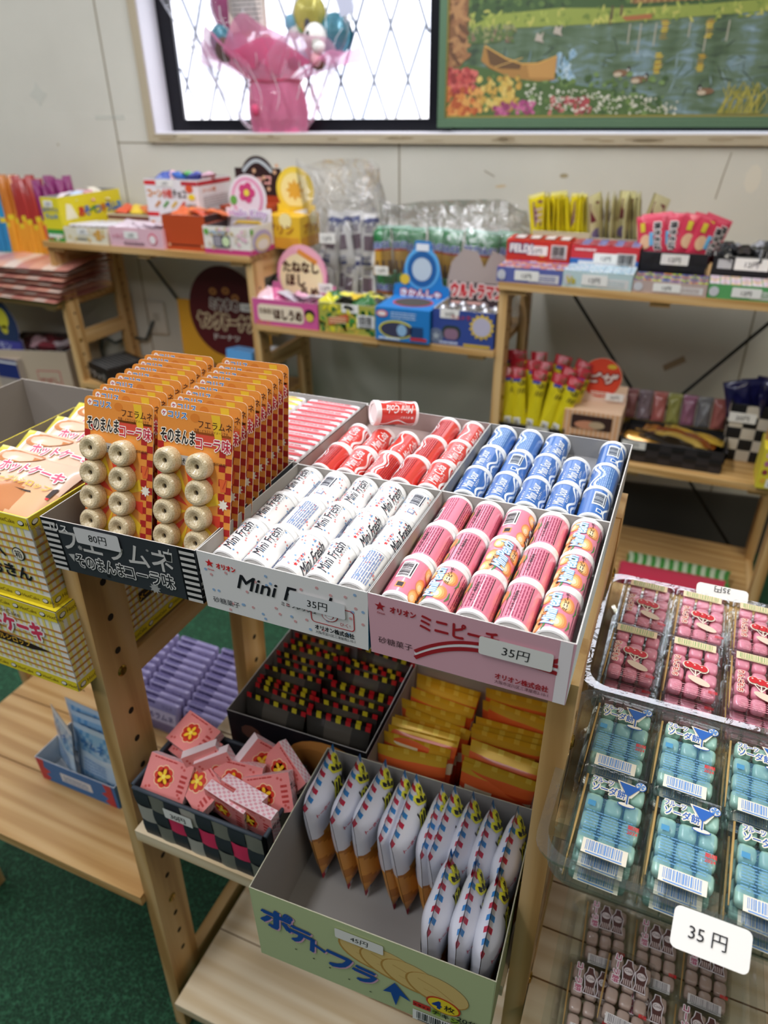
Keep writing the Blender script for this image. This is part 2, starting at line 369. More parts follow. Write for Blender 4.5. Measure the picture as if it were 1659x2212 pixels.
# ---------------------------------------------------------------- racks
BRASS = M('#b08a3c', .25, .9); HOLE = M('#2a1d10', .9); STEEL = M('#101012', .4, .3)
def post(par, x0, x1, y0, y1, zt, lean=0., side=1, screws=(), hz=.046, zb=0., zh0=.2):
    L_ = lambda z: -lean*(.9-z)
    g = G(); vs = []
    for z in (zb, zt):
        for y in (y0, y1):
            for x in (x0, x1): vs.append((x+L_(z), y, z))
    g.add(vs, [(0, 1, 5, 4), (1, 3, 7, 5), (3, 2, 6, 7), (2, 0, 4, 6), (4, 5, 7, 6), (2, 3, 1, 0)], PINEZ)
    ym = (y0+y1)/2; z = zh0
    while z < zt-.04:
        if not any(abs(z-q) < .02 for q in screws):
            D = []; ell(D, 0, 0, .0042, .0042, HOLE, 1, 12)
            g.decal(D, plane((x1+L_(z), ym, z), (0, 1, 0), (0, 0, 1)), .0004)
        z += hz
    o = g.build('post', par)
    for q in screws:
        g = G(); g.lathe([(.0001, .0022), (.005, .002), (.0068, .0005), (.0068, 0)], 14, BRASS, TR(x1+L_(q), ym, q, 0, pi/2))
        g.box(-.0045, .0045, -.0008, .0008, .0019, .0025, M('#5a4518', .4, .8), TR(x1+L_(q)+.0001, ym, q, .5, pi/2)); g.build('screw', o)
    return o
def rail(par, x0, x1, y0, y1, z0, z1, lean=0.):
    d = -lean*(.9-z0); g = G(); g.box(x0+d, x1+d, y0, y1, z0, z1, PINEY); g.build('side_rail', par)
def board(par, x0, x1, y0, y1, zt, t=.018, mat=None, slats=(), name='shelf_board'):
    g = G(); mat = mat or PINE; g.box(x0, x1, y0, y1, zt-t, zt, mat)
    for y in slats: g.box(x0, x1, y-.0009, y+.0009, zt-.001, zt+.0003, M('#6d4a22', .9))
    o = g.build(name, par)
    for x in (x0+.045, (x0+x1)/2, x1-.05):
        g = G(); g.box(x-.022, x+.022, y0+.012, y1-.012, zt-t-.013, zt-t, mat); g.build('batten', o)
    return o
fr = empty('display_rack', (0, 0, 0), lab='pine ladder rack in the foreground carrying the open sweet cartons', cat='rack')
LN = .043
post(fr, -.189, -.169, .02, .075, .945, LN, screws=(.768, .33)); post(fr, -.189, -.169, .275, .33, .945, LN)
rail(fr, -.188, -.170, .075, .275, .745, .775, LN); rail(fr, -.188, -.170, .075, .275, .385, .42, LN); rail(fr, -.188, -.170, .075, .275, .1, .135, LN)
post(fr, .286, .306, .02, .075, .945, screws=(.86, .5)); post(fr, .286, .306, .275, .33, .945, screws=(.86,)); rail(fr, .287, .305, .075, .275, .905, .944)
rail(fr, .287, .305, .075, .275, .5, .53); rail(fr, .287, .305, .075, .275, .1, .135)
board(fr, -.168, .285, .06, .345, .943)
board(fr, -.168, .285, 0, .345, .555, mat=PALE, slats=(.17,)); board(fr, -.185, .285, -.005, .345, .145, mat=PALE, slats=(.115, .23))
post(fr, -.712, -.692, .04, .095, .8, zb=0); post(fr, -.712, -.692, .275, .33, .8)
board(fr, -.69, -.212, .012, .45, .37, slats=(.12, .235, .345)); board(fr, -.69, -.2, .06, .345, .776)
rail(fr, -.711, -.693, .095, .275, .3, .335)
board(fr, .307, .86, .0, .345, .82); board(fr, .307, .86, 0, .345, .5, mat=PALE, slats=(.05, .107, .165, .225, .285))
post(fr, .862, .882, .02, .075, .945); post(fr, .862, .882, .275, .33, .945)
br = empty('wall_rack', (0, 1.36, 0), lab='long pine ladder rack against the back wall with shelves at staggered heights', cat='rack')
br['label'] = 'long pine ladder rack with staggered shelves along the back wall'
class _B: pass
def bpost(x, top=.925):
    post(br, x, x+.022, 0, .055, top, zh0=.25, screws=(.62,)); post(br, x, x+.022, .245, .30, top, zh0=.25)
    rail(br, x+.002, x+.02, .055, .245, .6, .645); rail(br, x+.002, x+.02, .055, .245, .1, .14); rail(br, x+.002, x+.02, .055, .245, top-.055, top-.002)
for x in (-1.556, -.83, -.105, .62): bpost(x)
bpost(-2.28)
for a, b, z in ((-1.558, -.808, .941), (-.808, -.105, .755), (-.105, .642, .926), (-2.26, -1.556, .75), (-1.534, -.83, .485), (-.083, .62, .50), (-.083, .62, .145), (-2.26, -1.556, .36)):
    board(br, a, b, -.012, .30 if z < .6 or a < -.9 else (.41 if a > -.2 else .32), z, mat=PINE)  # extra depth added on the right upper board blocks light from the wall below
for a, b in (((-.02, .305, .9), (.61, .305, .1)), ((.6, .305, .9), (-.02, .305, .1)), ((-1.48, .305, .9), (-.85, .305, .1)), ((-.86, .305, .9), (-1.5, .305, .1))):
    g = G(); g.tube([a, b], .0045, STEEL, 8); g.build('cross_brace', br)
# ================================================================ FOREGROUND: TOP SHELF
def bisect_D(D, step):
    out = []
    for vs, fs, mat, L in D:
        y0, y1 = min(v[1] for v in vs), max(v[1] for v in vs)
        if y1-y0 < step: out.append((vs, fs, mat, L)); continue
        bm = bmesh.new(); bv = [bm.verts.new((x, y, 0)) for x, y in vs]
        for f in fs:
            try: bm.faces.new([bv[i] for i in f])
            except ValueError: pass
        y = y0+step
        while y < y1:
            bmesh.ops.bisect_plane(bm, geom=bm.verts[:]+bm.edges[:]+bm.faces[:], dist=1e-7, plane_co=(0, y, 0), plane_no=(0, 1, 0)); y += step
        bm.verts.index_update(); out.append(([(v.co.x, v.co.y) for v in bm.verts], [[v.index for v in f.verts] for f in bm.faces], mat, L)); bm.free()
    return out
CR, CL = .0138, .0498           # canister radius, length
def wave(D, x, w, mat, y0, y1, amp, L=1, n=26, ph=0., k=2.):
    stroke(D, [(x+amp*sin(k*2*pi*i/n+ph), y0+(y1-y0)*i/n) for i in range(n+1)], w, mat, L)
def canister(name, base, deco, cap='#f1f0ee'):
    """screw of sweets: printed sleeve with a thicker plug cap at one end; axis +Z, print reads towards the cap"""
    lab = M(base, .34, coat=1.) if isinstance(base, str) else base
    root = empty(name); CAPM = M(cap, .35, coat=.3)
    g = G(); n = 40; r = CR-.0006
    g.lathe([(0, .0004), (r*.82, .0004), (r*.82, .0016), (r*.9, 0), (r, .0006), (r, .004), (r, .0435), (r, .0445)], n, lab, mats=[CAPM, CAPM, CAPM, CAPM, CAPM, lab, lab])
    D = []; deco(D); D = bisect_D(D, .0026)
    fn = lambda x, y, e: V((-(r+e)*sin(y/r), -(r+e)*cos(y/r), x))
    g.decal(D, fn, .00014); g.build('sleeve', root)
    g = G(); R_ = CR
    g.lathe([(r, .0436), (R_, .0438), (R_, .0488), (R_-.0006, CL), (R_*.72, CL), (R_*.68, CL-.0012), (0, CL-.0012)], n, CAPM); g.build('cap', root)
    return root
CQ = 2*pi*CR
def d_white(D):
    b, rd = M('#6e9cc8', .5), M('#d98a86', .5); q = random.Random(5)
    for i in range(80): ell(D, q.uniform(.005, .042), q.uniform(-.022, CQ-.022), .0009, .0009, q.choice((b, rd)), 1+(i % 12)*.06, 8)
    nv = M('#23232f', .45)
    text(D, 'Mini Fresh', .0055, -.0045, .0135, nv, 2, fit=.0365, bold=.008, shear=.3); text(D, 'ミニフレッシュ', .026, -.0068, .0026, nv, 2, bold=.01)
    star(D, .0075, .0085, .0021, RED, 2); text(D, 'オリオン', .0102, .007, .0032, RED, 2, bold=.03, fit=.0125)
    lines(D, .005, -.031, .037, .014, 7, M('#7f8fb6', .5), 2, 2, .5)
    barcode(D, .02, .021, .021, .012, M('#262a3a'), M('#eef0f4', .5), 2); rect(D, .008, .023, .006, .006, M('#8391b5', .5), 2); rect(D, .009, .024, .004, .004, M('#eceef2', .5), 3)
def d_red(D):
    w = M('#f3eeee', .4); 
    for y0, a in ((-.0125, .0026), (-.0163, .0012), (.0145, .0016)):
        for f0 in (0,): stroke(D, [(.0045+.039*i/26, y0+.0028*sin(2*pi*1.25*i/26+.6)) for i in range(27)], a, w, 1)
    text(D, 'Mini Cola', .0065, -.0055, .0135, w, 2, fit=.031, bold=.008, shear=.28); text(D, 'ミニコーラ', .014, -.0085, .0028, w, 2, bold=.015)
    star(D, .0085, .0085, .0019, w, 2); text(D, 'オリオン', .0112, .0072, .0028, w, 2, bold=.03)
    lines(D, .005, -.0285, .036, .012, 6, M('#9d1218', .5), 2, 4, .5); barcode(D, .022, .02, .019, .011, M('#26262a'), M('#efeaea', .5), 2)
def d_blue(D):
    w = M('#eef3f4', .4)
    for y0, a in ((-.0125, .0022), (-.0172, .0022), (.0165, .0018)): stroke(D, [(.0045+.039*i/26, y0+.0034*sin(2*pi*1.2*i/26+.4)) for i in range(27)], a, w, 1)
    text(D, 'Mini Sour', .0065, -.0045, .0135, w, 2, fit=.028, bold=.008, shear=.28); text(D, 'ミニサワー', .014, -.0078, .0028, w, 2, bold=.015)
    star(D, .008, .0085, .0018, w, 2); text(D, 'オリオン', .0105, .0072, .0027, w, 2, bold=.03)
    lines(D, .005, -.0285, .036, .013, 7, M('#8fb4dc', .5), 2, 4, .45); barcode(D, .018, .02, .021, .012, M('#33445e'), M('#e6ecef', .5), 2); rect(D, .007, .021, .006, .006, w, 2); rect(D, .008, .022, .004, .004, M('#1d62b0'), 3)
def d_peach(D):
    ink = M('#2a1c22', .5); w = M('#fbf4f4', .4); bl = M('#7ab6dd', .4)
    for x, y in ((.0125, -.0035), (.031, -.0065), (.0215, .012), (.039, .0095), (.008, .0135)):
        ell(D, x, y, .0078, .006, M('#e8925a', .4), 1, 22); ell(D, x-.0008, y+.0008, .0064, .0047, M('#f0ae6c', .4), 2, 20); ell(D, x-.0016, y+.0013, .0052, .0037, M('#f7c884', .4), 3, 18); ell(D, x-.0022, y+.0016, .0032, .0021, M('#fae3bd', .4), 4, 14)
        stroke(D, [(x-.007, y-.006), (x-.002, y-.0078), (x+.004, y-.0072)], [.0005, .0016, .0005], M('#4c8a4a', .5), 3)
    text(D, 'MiniPeach', .0065, -.0004, .0135, w, 5, fit=.034, bold=.007, shear=.28, out=(bl, .022)); text(D, 'ミニピーチ', .024, -.0062, .004, ink, 6, bold=.02)
    star(D, .008, .0095, .0019, ink, 6); text(D, 'オリオン', .0108, .0082, .0028, ink, 6, bold=.03)
    rect(D, .0055, -.0305, .0365, .0006, ink, 2); rect(D, .0055, -.014, .0365, .0005, ink, 2)
    lines(D, .006, -.029, .0355, .0135, 6, M('#9c3a58', .5), 2, 8, .4); text(D, 'オリオン株式会社', .012, -.0205, .0028, ink, 3, bold=.03)
    barcode(D, .0205, .0235, .0205, .0125, ink, w, 2); rect(D, .0085, .025, .0068, .0068, M('#e79a50'), 2); rect(D, .0095, .026, .0048, .0048, ink, 3)
    lines(D, .0055, .0375, .036, .008, 4, M('#c05a74', .5), 2, 9, .5)
PROLL = {'L': 0., 'B': 2.05, 'T': -1.7, 'M': -.5, 'K': .55, 'W': .95, 'V': -.95}
NTH = ('leftmost', 'second from left', 'middle', 'fourth from left', 'rightmost'); ROWN = ('front', 'middle', 'back')
def can_row(proto, used, x0, y0, rows, what, grp, zc=.9875):
    for j, row in enumerate(rows):
        for i, ch in enumerate(row):
            if ch == ' ': continue
            ro = PROLL[ch.upper()]+R.uniform(-.22, .22); up = .07+R.uniform(-.01, .02)
            x = x0+.0168+i*.0288+R.uniform(-.0005, .0005); y = y0+.0045+j*.0527
            m = Mx.Translation((x, y, zc-.003+R.uniform(0, .001))) @ Mx.Rotation(-(pi/2-up), 4, 'X') @ Mx.Rotation(ro, 4, 'Z')
            if ch.islower(): m = m @ Mx.Translation((0, 0, CL)) @ Mx.Rotation(pi, 4, 'X')
            lab = f'{what}, {NTH[i]} in the {ROWN[j]} row'
            if not used: tag(proto, lab, 'candy', grp); proto.matrix_world = m; used.append(1)
            else: dup(proto, mat=m, lab=lab)
def carton(name, w, d, h, mo, mi, deco, loc, rz, lab, zf=.036, flare=.0015, sticker=None, side=None, edge=None, cat='carton'):
    g = G(); open_box(g, w, d, h, mo, mi, zf=zf, flare=flare, edge=edge)
    D = []; deco(D); q = flare
    g.decal(D, plane((0, 0, 0), (1, 0, 0), V((0, -q, h)).normalized()), .00025)
    if side:
        D = []; side(D); g.decal(D, plane((w, 0, 0), (0, 1, 0), V((q, 0, h)).normalized()), .00025)
    o = g.build(name, None, loc, (0, 0, rz), lab, cat)
    if sticker:
        s, x, y, sw, sh, mt = sticker[:6]; g = G(); D = []
        yen(D, s, x, y, sw, sh, 1, mt, tsize=sticker[6] if len(sticker) > 6 else .55); g.decal(D, plane((0, -.0016, 0), (1, 0, 0), V((0, -q, h)).normalized()), .00022); g.build('price_sticker', o)
    return o
GREYIN = M('#a49f99', .8); TAPEW = M('#e6e6e4', .3)
def dots(D, w, h, cols, n, r, L=1, seed=2):
    q = random.Random(seed)
    for i in range(n): ell(D, q.uniform(r, w-r), q.uniform(r, h-r), r, r, q.choice(cols), L+(i % 12)*.06, 12)
def f_white(D):
    dots(D, .147, .056, (M('#93b4d6'), M('#dba5a4')), 44, .0014)
    nv = M('#16161e'); star(D, .010, .0475, .0042, RED, 2); text(D, 'オリオン', .0165, .0445, .0062, RED, 2, bold=.045, fit=.018); text(D, 'Orion', .0075, .0405, .0025, RED, 2)
    text(D, 'Mini Fresh', .034, .0295, .0205, nv, 2, fit=.088, bold=.014, shear=.32); text(D, 'ミニフレッシュ', .074, .0235, .0046, nv, 2)
    text(D, '砂糖菓子', .0075, .008, .0066, M('#3a3a40'), 2, bold=0)
    rr = rrect(.1005, .0155, .037, .0195, .003); stroke(D, rr, .0008, M('#b5212a'), 2, True)
    ell(D, .117, .0255, .0072, .006, M('#b5212a'), 2, 18, .3); ell(D, .117, .0255, .0064, .0052, M('#eceaea'), 3, 18, .3); ell(D, .117, .0255, .0036, .003, M('#b5212a'), 4, 14); ell(D, .117, .0255, .003, .0024, M('#eceaea'), 5, 14)
    text(D, 'ひく!', .1255, .0185, .0042, M('#b5212a'), 3, bold=0)
    text(D, 'オリオン株式会社', .103, .0085, .0054, nv, 2, fit=.034, bold=.03); text(D, '大阪市淀川区三津屋南2-10-1', .103, .0042, .0033, nv, 2, fit=.0345, bold=0)
def f_pink(D):
    w = M('#f0e9ea', .45); rd = M('#a5222c', .45); rect(D, .1395, .0, .0085, .057, w, 1)
    def arc(r, wd, mat, L):
        pts = [(.036+.104*t, .0105+.024*(1-(1-min(1, t*1.7))**2.2)-.006*max(0, t-.5)) for t in [i/24 for i in range(25)]]
        stroke(D, [(x, y+r) for x, y in pts], wd, mat, L)
    arc(-.004, .0034, rd, 2); arc(-.0005, .0022, w, 2); arc(.0025, .0030, rd, 3); poly(D, [(.133, .037), (.1395, .0415), (.1395, .037), (.133, .0335)], rd, 2)
    star(D, .0085, .0475, .0045, rd, 2); text(D, 'オリオン', .0165, .0445, .0066, rd, 2, bold=.045, fit=.02); text(D, 'Orion', .006, .0405, .0026, rd, 2)
    text(D, 'ミニピーチ', .040, .0365, .0165, rd, 2, fit=.058, bold=.03); text(D, '砂糖菓子', .0065, .0125, .007, M('#4a3238'), 2, bold=0)
    text(D, 'オリオン株式会社', .0975, .0085, .006, rd, 3, fit=.038, bold=.03); text(D, '大阪市淀川区三津屋南2-10-1', .0975, .0038, .0037, M('#5a2028'), 3, fit=.0385, bold=0)
ZS = .943
carton('candy_carton', .1485, .165, .057, [M('#e9e7e4', .5), M('#4f8fae', .5), M('#e9e7e4', .5), M('#e9e7e4', .5)], GREYIN, f_white, (.0005, 0, ZS), 0, 'white carton with red and blue dots and a taped 35 yen sticker', sticker=('35円', .083, .0265, .048, .015, M('#e4e4e4', .3), .62), edge=M('#c9c7c2'))
carton('candy_carton', .1485, .165, .057, [M('#dba9b4', .5), M('#c9dfe8', .5), M('#dba9b4', .5), M('#5aa0bb', .5)], GREYIN, f_pink, (.1515, 0, ZS), 0, 'pink carton with a red swoosh and a 35 yen sticker on its front', sticker=('35円', .0845, .0285, .052, .0165, STK, .62), edge=M('#c9c7c2'))
nod = lambda D: None
carton('candy_carton', .1485, .165, .057, M('#8fb7cc', .5), M('#a38f8a', .8), nod, (.0005, .168, ZS), 0, 'carton holding red canisters behind the white dotted carton', edge=M('#cfccc8'))
carton('candy_carton', .1485, .165, .057, M('#b9b8b6', .5), M('#8e8d8c', .8), nod, (.1515, .168, ZS), 0, 'carton holding blue canisters behind the pink carton', edge=M('#cfccc8'))
PW = canister('candy_canister', '#f2f1ee', d_white); can_row(PW, [], .0005, .004, ('LLWLT', 'LTLWW', 'LBLWB'), 'white dotted candy canister', 'white candy canisters')
PP = canister('candy_canister', '#e98aa0', d_peach); can_row(PP, [], .1515, .004, ('BLTTL', 'TTKTL', 'lTBTL'), 'pink candy canister with printed peaches', 'peach candy canisters')
PR = canister('candy_canister', '#d63a2e', d_red, '#f3efee'); can_row(PR, [], .0005, .172, ('TLVTL', 'LKWTL', '   TW'), 'red candy canister with white wavy bands', 'red candy canisters')
PB = canister('candy_canister', '#2566b2', d_blue, '#eceeee'); can_row(PB, [], .1515, .172, ('LLLLB', 'LBLLT', 'TTK B'), 'blue candy canister with white wavy bands', 'blue candy canisters')
dup(PR, mat=Mx.Translation((.052, .291, 1.014)) @ V((-.74, -.66, .16)).to_track_quat('Z', 'Y').to_matrix().to_4x4() @ Mx.Rotation(2.2, 4, 'Z') @ Mx.Translation((0, 0, -.025)), lab='toppled red canister lying across the others with its white end showing')
# ---- wrapped bars behind the card carton
carton('candy_carton', .149, .168, .057, M('#dcdad6', .5), M('#a8a5a1', .8), nod, (-.1505, .170, ZS), 0, 'plain grey carton of wrapped candy bars behind the cola ring cards', zf=.04, edge=M('#d6d4cf'))
def bar(c1, c2):
    g = G(); g.rbox(0, .068, 0, .0125, 0, .014, .003, M('#efe6e8', .3, coat=.5), n=2)
    D = []; rect(D, .001, .001, .066, .0042, M(c1, .4), 1); rect(D, .004, .0062, .058, .0012, M(c2, .4), 1); lines(D, .012, .008, .045, .003, 2, M(c1, .4), 1, 3)
    g.decal(D, TOP(.014), .0003); g.decal([([(.001, 0), (.067, 0), (.067, .009), (.001, .009)], [[0, 1, 2, 3]], M(c1, .4), 1)], FRONT(0), .0003); return g
ORD = ('first', 'second', 'third', 'fourth', 'fifth', 'sixth', 'seventh', 'eighth', 'ninth', 'tenth', 'eleventh', 'twelfth', 'thirteenth', 'fourteenth', 'fifteenth', 'sixteenth')
b1 = bar('#c9222e', '#e8a0a8').build('candy_bar', None, (0, 0, 0)); b2 = bar('#d9cf2e', '#c8602e').build('candy_bar', None, (0, 0, 0))
for q, (b, x, nm, grp) in enumerate(((b1, -.0745, 'red and white', 'red and white candy bars'), (b2, -.147, 'yellow and white', 'yellow and white candy bars'))):
    for k in range(12):
        lab = f'{nm} wrapped candy bar, {ORD[k]} from the front of its column'
        if k == 0: o = tag(b, lab, 'candy bar', grp)
        else: o = dup(b, lab=lab)
        o.location = (x+R.uniform(-.001, .001), .1735+k*.0134, ZS+.0405); o.rotation_euler = (R.uniform(.05, .12), 0, R.uniform(-.01, .01))
# ---- black carton of cola ring cards
DK = M('#33363b', .5); LG = M('#d6d3cd', .5)
def stripes(D, x, w, h, n=9):
    for i in range(n): rect(D, x, h*i/n, w, h/n*.52, LG, 2)
def f_kola(D):
    rect(D, 0, 0, .157, .0545, DK, 1); rect(D, 0, 0, .0165, .0545, M('#1c1d20', .5), 1); rect(D, .1405, 0, .0165, .0545, M('#1c1d20', .5), 1); stripes(D, 0, .0145, .0545); stripes(D, .1425, .0145, .0545)
    text(D, 'コリス', .0035, .0445, .0088, M('#e8e6e0'), 4, bold=.03, fit=.024)
    text(D, 'フエラムネ', .017, .0265, .0255, M('#cfccc6'), 2, bold=.015, fit=.116)
    text(D, 'そのまんま', .028, .0095, .0165, M('#1b1b1e'), 3, fit=.052, bold=.012, out=(M('#e8e6e0'), .03)); text(D, 'コーラ味', .081, .0095, .0165, M('#2a2b2f'), 3, fit=.050, bold=.012, out=(M('#e8e6e0'), .03))
    star(D, .109, .004, .006, M('#a6a5a1'), 2, 9, .6); star(D, .036, .03, .003, M('#9b9a96'), 2, 7, .6); ell(D, .11, .044, .0015, .0012, M('#8e8d89'), 2); ell(D, .06, .005, .002, .0016, M('#15161a'), 2)
    poly(D, [(.126, .047), (.135, .047), (.1335, .037), (.1275, .037)], M('#e0ded8'), 2); poly(D, [(.1268, .045), (.1342, .045), (.1329, .0378), (.1281, .0378)], M('#202125'), 3); stroke(D, [(.131, .045), (.133, .051)], .0008, M('#e0ded8'), 4)
    poly(D, [(.02, .020), (.027, .021), (.0245, .0125)], M('#b9b8b3'), 2)
def s_kola(D):
    rect(D, 0, 0, .173, .0545, DK, 1); text(D, 'コリス', .005, .037, .013, M('#e0ded8'), 2, bold=.035, fit=.034); text(D, 'フエラムネ', .042, .012, .034, LG, 2, bold=.015, fit=.125); rect(D, 0, 0, .012, .0545, M('#1c1d20'), 2); stripes(D, 0, .011, .0545)
carton('candy_carton', .157, .173, .0545, DK, M('#86807a', .8), f_kola, (-.160, -.006, .945), .035, 'black carton with striped corners and an 80 yen sticker, full of cola ring cards', zf=.003, side=s_kola, sticker=('80円', .036, .0365, .047, .0165, M('#dcdad8', .35), .6), edge=M('#bcb6ad'))
CWD, CHT = .0735, .147
def ring_card():
    t = .0006; root = empty('candy_card'); g = G()
    OR, RD, YL = M('#e2913a', .4, coat=.4), M('#a8201e', .4, coat=.4), M('#e6b92c', .4, coat=.4)
    g.prism(rrect(0, 0, CWD, CHT, .005), 0, t, OR, TR(0, 0, 0, pi/2), back=M('#c9b9a5', .7), side=M('#d9cdbb', .7))
    D = []; c = .0061
    for j in range(int(.122/c)):
        for i in range(12):
            x, y = i*c+.0002, .0015+j*c
            edge = i < 2 or i > 9
            if (i+j) % 2 == 0 and (edge or j < 4): rect(D, x, y, c, c, RD, 1)
            elif edge and i % 2 == 0 and j % 2 == 0: rect(D, x, y, c, c, M('#c9471f', .4, coat=.4), 1)
    for k in range(14):
        a = pi*2*k/14; poly(D, [(.037+.006*cos(a), .06+.01*sin(a)), (.037+.027*cos(a-.12), .055+.048*sin(a-.12)), (.037+.027*cos(a+.12), .055+.048*sin(a+.12))], M(('#d8402c', '#e9c12f')[k % 2], .4, coat=.4), 2)
    rect(D, .0015, .128, CWD-.003, .0165, M('#e08c38', .4, coat=.4), 2); rect(D, .036, .118, .036, .012, M('#d34c36', .4, coat=.4), 2)
    poly(D, [(.0525, .1455), (.061, .1455), (.0645, .118), (.0585, .118)], YL, 3)
    for x, y, r in ((.0665, .071, .0052), (.063, .013, .006), (.046, .028, .005), (.012, .02, .004)): star(D, x, y, r, M('#e9e3d2', .5), 3, 8, .6)
    stroke(D, [(.0655, .085), (.0685, .093)], .0006, M('#b8352a'), 4); poly(D, [(.062, .0925), (.0695, .0935), (.0685, .0825), (.0635, .082)], M('#d9622c'), 3)
    ell(D, .0065, .1418, .003, .003, M('#efe6df'), 3); text(D, 'ケ', .0065, .1401, .0042, M('#c0262c'), 4, 'c', bold=.03)
    text(D, 'コリス', .0107, .1390, .0066, M('#2f6fae'), 3, bold=.03, fit=.0185, out=(M('#f3efe6'), .03)); ell(D, .037, .141, .0045, .0036, M('#d27a2a', .4), 3)
    text(D, 'フエラムネ', .0405, .1338, .0075, M('#3a1512'), 5, bold=.005, fit=.032)
    text(D, 'そのまんま', .0035, .1185, .0135, M('#17120f'), 4, bold=.02, fit=.034, out=(M('#efe3cf'), .03)); text(D, 'コーラ味', .0385, .1162, .012, M('#b9263c'), 4, bold=.02, fit=.033, out=(M('#f4e6da'), .03))
    text(D, '写真・イラストはイメージです。', .037, .1302, .0028, M('#54201a'), 5, bold=0, fit=.033); text(D, '(香料使用)', .055, .104, .003, M('#3a1512'), 5, bold=0)
    poly(D, rrect(.0215, .0995, .027, .0085, .001), M('#b6b0a8'), 4); text(D, 'そのまんま', .0255, .1015, .0048, M('#191919'), 5, bold=.03, fit=.018)
    g.decal(D, plane((0, -t, 0), (1, 0, 0), (0, 0, 1)), .00011); g.build('card', root)
    RC = nodemat('pressed_sweet'); m, nt, N, L, b = RC
    tc = N.new('ShaderNodeTexCoord'); n = N.new('ShaderNodeTexNoise'); n.inputs['Scale'].default_value = 900; L.new(tc.outputs['Object'], n.inputs['Vector'])
    r = ramp(N, [(.3, '#b79f72'), (.55, '#d8c7a1'), (.8, '#e2d4b2')]); L.new(n.outputs[0], r.inputs[0]); L.new(r.outputs[0], b.inputs['Base Color']); b.inputs['Roughness'].default_value = .45; b.inputs['Coat Weight'].default_value = .9; b.inputs['Coat Roughness'].default_value = .08
    g = G(); rr, th = .0114, .0116
    g.lathe([(.0021, .001), (.0021, th-.003), (.0032, th-.0022), (.006, th-.0004), (.008, th), (.0098, th-.0006), (.011, th-.0025), (rr, th-.0055), (rr, .0015), (rr-.0004, 0)], 40, m)
    g.lathe([(0, .006), (.0023, .006)], 14, M('#4a443c', .6))
    cand = None
    for j in range(4):
        for x, dy in ((.0138, 0), (.0455, -.0008)):
            mt = Mx.Translation((x, -t, .1030-j*.0222+dy)) @ Mx.Rotation(pi/2, 4, 'X')
            if cand is None: cand = g.build('ring_candy', root); cand.matrix_local = mt
            else: c_ = cand.copy(); COL.objects.link(c_); c_.parent = root; c_.matrix_local = mt
    return root
rc = ring_card(); first = True
for k in range(10):
    for col, nm in ((0, 'left'), (1, 'right')):
        f = k/9; x = (-.1455-.020*f) if col == 0 else (-.067-.016*f)
        m = TR(x, .0165+.0148*k+(.004 if col else 0), .9495+R.uniform(0, .0012), -.29+.012*k+R.uniform(-.01, .01), 0, .03+R.uniform(-.012, .012))
        lab = f'orange checked card of cola ring candies, {ORD[k]} from the front in the {nm} column'
        if first: rc.matrix_world = m; tag(rc, lab, 'candy card', 'cola ring candy cards'); first = False
        else: dup(rc, mat=m, lab=lab)
# ================================================================ FOREGROUND: MIDDLE SHELF
MS = .555
# woven basket of pink gum boxes
WV = [M('#3a424b', .6), M('#75766a', .7), M('#a5a398', .7), M('#d8305e', .5), M('#2a2e35', .6)]
def basket(name, w, d, h, pal, pick, loc, rz, lab, rows=3, cell=.021, flare=.004, sticker=None):
    g = G(); t = .003; q = flare
    def side(o, u, L_, flip=False):
        o, u = V(o), V(u); n = max(1, round(L_/cell)); vv = V((0, 0, 1)); nn = u.cross(vv)
        for i in range(n):
            for j in range(rows):
                c = pal[pick(i, j)]; up = (i+j) % 2
                f = lambda a, b: o+u*(L_*(i+a)/n)+vv*(h*(j+b)/rows)+nn*(q*(j+b)/rows+.0012*(sin(pi*a) if up else sin(pi*b)))
                g.grid(f, 3, 3, c, True)
        f = lambda a, b: o+u*(L_*(1-a))+vv*(h*b)+nn*(q*b-t); g.grid(f, 1, 1, pal[4], False)
        r = [o+u*(L_*a)+vv*h+nn*(q-t/2) for a in (0, .25, .5, .75, 1)]; g.tube(r, .0026, pal[0], 6)
    side((0, 0, 0), (1, 0, 0), w); side((w, 0, 0), (0, 1, 0), d); side((w, d, 0), (-1, 0, 0), w); side((0, d, 0), (0, -1, 0), d)
    g.box(0, w, 0, d, 0, .003, pal[4])
    o = g.build(name, None, loc, (0, 0, rz), lab, 'basket')
    if sticker:
        s, x, y, sw, sh = sticker; g = G(); D = []; poly(D, rrect(x, y, sw, sh, .0015), STK, 1); text(D, s, x+sw/2, y+sh*.25, sh*.62, INK, 2, 'c', bold=0)
        g.decal(D, plane((0, -.0032, 0), (1, 0, 0), V((0, -q, h)).normalized()), .0006); g.build('price_sticker', o)
    return o
basket('woven_basket', .170, .094, .084, WV, lambda i, j: 4 if (i+j) % 2 == 0 else (3 if j == 1 and i > 0 else (1 if i % 3 else 2)), (-.152, .004, MS), 0, 'grey and pink woven basket with a 30 yen sticker, holding pink gum boxes', sticker=('30円', .043, .058, .038, .0175))
